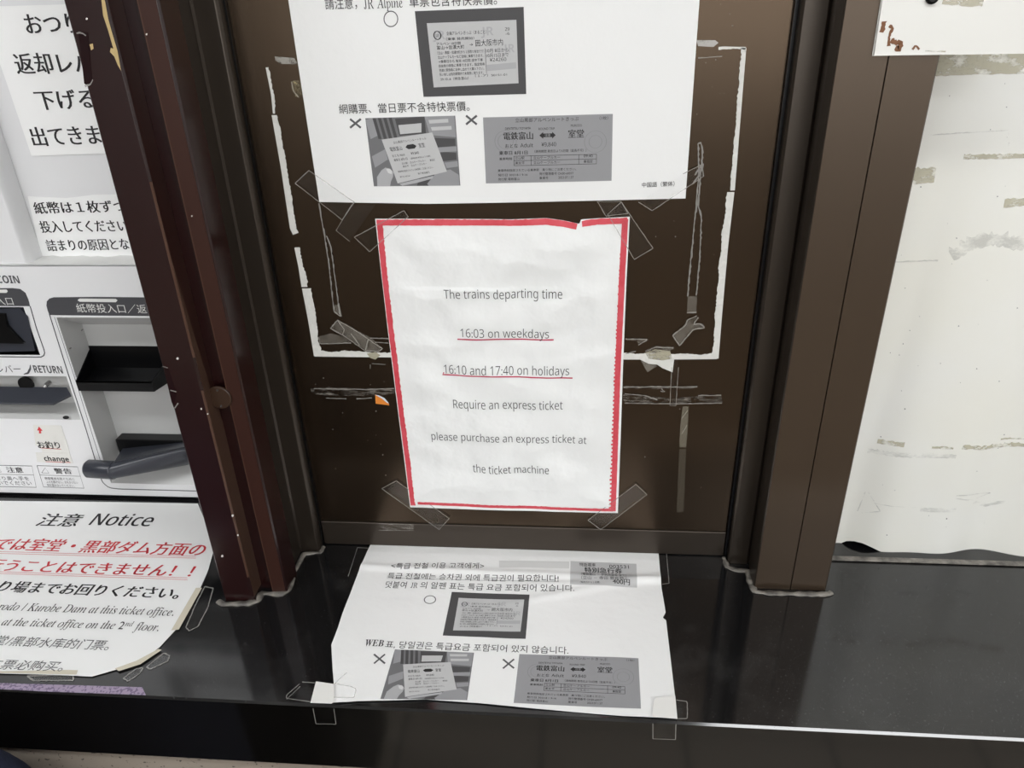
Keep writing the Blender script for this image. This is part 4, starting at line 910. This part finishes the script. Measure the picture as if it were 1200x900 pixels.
# change recess with lever flap
recess('change_recess', lx0, lx1, lz0, lz1, lx0+.004, lx1-.006, lz0+.010, lz1-.002, 0.020, MGREY)
FL = Surf('y', YM-0.006); FB = Surf('y', YM+0.012)
fz = FL.uv(62, 472.5)[1]; bz = FB.uv(76, 454)[1]; xa = FL.uv(62, 472.5)[0]; xb = Surf('y', YM+0.004).uv(82, 460)[0]; xc = FB.uv(78, 454)[0]
zat = lambda y: fz+(bz-fz)*(y-(YM-0.006))/0.018
mb = MB(); mb.prism([(-0.66, YM-0.006, fz), (xa, YM-0.006, fz), (xb, YM+0.004, zat(YM+0.004)), (xc, YM+0.012, bz), (-0.66, YM+0.012, bz)], (0, 0.0003, -0.0024)); mb.build('lever_flap', MBLUE, tm, bevel=.0006)
q = MF.px(22, 456, -.014); MB().tube([q, q+Vector((0, -.003, 0))], [.0085, .0085], 24).build('lever_disc', MBLACK, tm)
q = MF.px(53, 452, .001); MB().tube([q+Vector((.001, .008, .001)), q, q+Vector((-.0002, -.0012, -.0003))], [.0024, .0024, .0012], 14).build('lever_pin', STEEL, tm)
q = MF.px(77.5, 489, -.004); mb = MB(); mb.add([q+Vector((.0038*cos(a), -.0040-.0004+.004*(sin(a)*.3), .0016*sin(a))) for a in [2*pi*i/20 for i in range(20)]], [tuple(range(20))]); mb.build('drain_hole', MBLACK, tm)
# coin insert
kr_ = recess('coin_recess', kx0, kx1, kz0, kz1, kx0, kx1-.002, kz0+.002, kz1-.002, .006, MBLACK)
mb = MB(); Z = lambda x, y, o=0.: MF.px(x, y, o)
mb.prism([Z(-40, 363, -.004), Z(24, 361.5, -.004), Z(33, 371, -.004), Z(41, 410, -.004), Z(-40, 412, -.004)], (0, -.0055, 0)); mb.build('coin_bezel', MBLUE, tm, bevel=.0014)
mb = MB(); mb.prism([Z(-40, 366, .0015), Z(8, 367, .0015), Z(12, 380, .0015), Z(30, 400, .0015), Z(-40, 399, .0015)], (0, -.003, 0)); mb.build('coin_slot', MBLACK, tm, bevel=.001)
# printed headers and outlines on the fascia
hd_ = MB(split=True)
def rounded(pts_px): return [MF.uv(*p) for p in pts_px]
poly(hd_, MF, [(54.5, 358), (55, 353), (58, 349.8), (63, 348.3), (110, 347.8), (240, 349), (245, 371), (67, 369.3), (58, 369), (56, 364)], .0002)
poly(hd_, MF, [(-40, 338), (15, 337.5), (24, 338.6), (30, 343), (33.5, 351), (35.5, 358.8), (-40, 358)], .0002)
hd_.build('header_plate', MDARK, tm)
ol = MB(split=True)
ribbon(ol, MF, [(58, 368), (80, 438), (100, 500), (118, 560), (121, 566), (128, 571.5), (140, 573), (260, 576)], .0012, .0002, 0, .004)
ribbon(ol, MF, [(35.5, 358.8), (43, 385), (52.5, 412), (52.5, 416), (48, 418.5), (-40, 417.5)], .0012, .0002, 0, .004)
ribbon(ol, MF, [(64, 371.5), (90, 450), (124, 560)], .0006, .0002, 0, .004)
for bx in ([(-30, 544.5), (37.5, 546), (42.5, 571), (-22, 569.5)], [(43.5, 545.5), (91, 547), (98.5, 572), (51, 570.5)]): ribbon(ol, MF, bx+[bx[0]], .0007, .0002)
ribbon(ol, MF, [(-28, 555), (39.5, 556.5)], .0005, .0002); ribbon(ol, MF, [(46.5, 556.5), (94, 558)], .0005, .0002)
ribbon(ol, MF, [(49, 554), (53, 548), (57.5, 554.5), (49, 554)], .0005, .0002); ribbon(ol, MF, [(-8, 553), (-2, 547), (2, 553), (-8, 553)], .0005, .0002)
ol.build('outline', MDARK, tm)
k = MB(split=True)
T(k, MF, 'COIN', (-2, 331.5), (24, 332), 9, style='sansbold'); T(k, MF, '返却レバー', (-24, 437), (26, 437), 9.5); T(k, MF, 'RETURN', (41, 436.5), (74.5, 437.5), 8.5, style='sansbold')
ribbon(k, MF, [(28, 438.5), (33, 437), (35.5, 432), (35.8, 427.5)], .0022, .0002, 0, .001, taper=True)
T(k, MF, '注意', (9, 553.5), (28, 554), 6.5, bold=.015); T(k, MF, '警告', (65, 555), (85, 555.5), 6.5, bold=.015)
T(k, MF, '取出口より奥へ手を', (-24, 562.5), (35, 563), 4.8); T(k, MF, '入れないでください', (-22, 568), (38, 568.5), 4.8)
T(k, MF, '感電事故を防ぐために', (53, 562), (88, 563), 3.2); T(k, MF, 'ふたを開けない。水をかけない', (55, 566), (92, 567), 3.2); T(k, MF, '物を置かないでください。', (56, 570), (88, 570.8), 3.2)
k.build('black_lettering', MDARK, tm)
k = MB(split=True); T(k, MF, '紙幣投入口／返却口', (91.5, 366), (196, 367.5), 10.5, off=.0005); T(k, MF, '硬貨投入口', (-34, 357), (17, 357.5), 9.5, off=.0005)
poly(k, MF, [(92, 350.6), (94, 349.6), (136, 350), (138, 351.8), (136, 354), (94, 353.4), (91.5, 352)], .0005); poly(k, MF, [(-20, 339.5), (8, 339), (9.5, 341), (8, 343), (-20, 343)], .0005)
k.build('white_lettering', mat('white_print', (.75, .75, .73), .4), tm)
# screws
for x, y in ((95, 387.5), (81, 409)):
    q = MF.px(x, y, -0.001); MB().tube([q+Vector((0, .002, 0)), q, q-Vector((0, .0004, 0))], [.0007, .0007, .0004], 10).build('screw', STEEL, tm)
# labels taped on the machine
MU = Surf('y', yu, base=0.0003, lift=lambda u, v: .0004+.0008*noise.noise(Vector((u*20, v*20, 2)))**2)
n = empty('change_lever_label', MU.px(80, 100)); tag(n, 'tall white paper label with four lines at the top of the ticket machine', 'label')
sheet('paper', MU, [(-22, 8), (180, 2)], [(37.5, 182.5), (116, 180), (250, 177)], [(-22, 8), (37.5, 182.5)], [(180, 2), (250, 177)], PAPER2, n, nu=16, nv=16)
k = MB(split=True); T(k, MU, 'おつりは', (33.5, 39.5), (121, 38), 23, bold=.022); T(k, MU, '返却レバーを', (22, 87), (157, 85), 25, bold=.022); T(k, MU, '下げると', (46.5, 129), (138, 126), 23, bold=.022); T(k, MU, '出てきます', (41, 171.5), (144, 168), 23, bold=.022)
k.build('lettering', INK, n)
n = empty('banknote_label', MU.px(95, 270)); tag(n, 'white paper label with three lines of Japanese just above the coin slots', 'label')
sheet('paper', MU, [(33, 230), (80, 232), (110, 228), (210, 227)], [(50, 304.5), (150, 303), (240, 302)], [(33, 230), (50, 304.5)], [(210, 227), (240, 302)], PAPER2, n, nu=16, nv=16)
k = MB(split=True); T(k, MU, '紙幣は１枚ずつ', (43, 250.5), (149, 248), 14, bold=.02); T(k, MU, '投入してください', (50, 272.5), (151, 271), 14, bold=.02); T(k, MU, '詰まりの原因となります', (57.5, 294), (190, 291.5), 13.5, bold=.02)
k.build('lettering', INK, n)
ML = Surf('y', YM, base=.0003)
n = empty('change_label', ML.px(60, 520)); tag(n, 'small taped label with a red arrow under the change tray', 'label')
mb = MB(); poly(mb, ML, [(39, 497.5), (72, 498.5), (80, 523), (42, 522)], 0, .0002); poly(mb, ML, [(42, 530), (82, 531), (86, 543), (44, 541)], 0, .0002); poly(mb, ML, [(48, 522), (80, 523), (82, 531), (50, 530)], 0, .0002); mb.build('paper', mat('label_paper', (.76, .75, .71), .5), n)
mb = MB(split=True); poly(mb, ML, [(44, 504), (46, 499.5), (50.5, 504.5), (48, 504.5), (49, 507.5), (46, 507.5), (46.2, 504.3)], .0004); ribbon(mb, ML, [(48, 524.5), (72, 526)], .0006, .0005); ribbon(mb, ML, [(54, 540.6), (83, 541.6)], .0006, .0005); mb.build('red_mark', REDTXT, n)
k = MB(split=True); T(k, ML, 'お釣り', (46, 525), (72, 525.5), 8.5, off=.0006, bold=.012); T(k, ML, 'change', (53, 539.5), (82, 540.5), 5.8, off=.0006, style='sansbold'); k.build('lettering', INK, n)

# ------------------------------------------------------------------ navy cloth bag at the lower left corner
BT = Surf('y', -0.245); zt = BT.uv(0, 856)[1]; bx = BT.uv(44, 885)[0]
mb = MB(); ns = 32; secs = [(0.0, .80), (0.03, .96), (0.30, 1.0), (0.55, 0.98), (0.70, .95), (0.745, .86), (0.768, .72), (0.775, .4)]
bx0 = bx-0.132; by0 = -0.327; kz = zt/0.775
vs = []
for z_, f_ in secs:
    for k_ in range(ns):
        a_ = 2*pi*k_/ns; c_, s_ = cos(a_), sin(a_); p_ = 0.55
        w_ = 1+0.025*noise.noise(Vector((c_*2, s_*2, z_*6)))
        vs.append((bx0+0.165*f_*w_*math.copysign(abs(c_)**p_, c_), by0+0.115*f_*w_*math.copysign(abs(s_)**p_, s_), z_*kz))
mb.add(vs, [(i*ns+k_, i*ns+(k_+1) % ns, (i+1)*ns+(k_+1) % ns, (i+1)*ns+k_) for i in range(len(secs)-1) for k_ in range(ns)]+[tuple(range(ns-1, -1, -1)), tuple(range((len(secs)-1)*ns, len(secs)*ns))])
o = mb.build('cloth_bag', NAVY, smooth=True); o.modifiers.new('sub', 'SUBSURF').render_levels = 2
tag(o, 'navy blue cloth bag with rounded top at the lower left corner below the counter', 'bag')
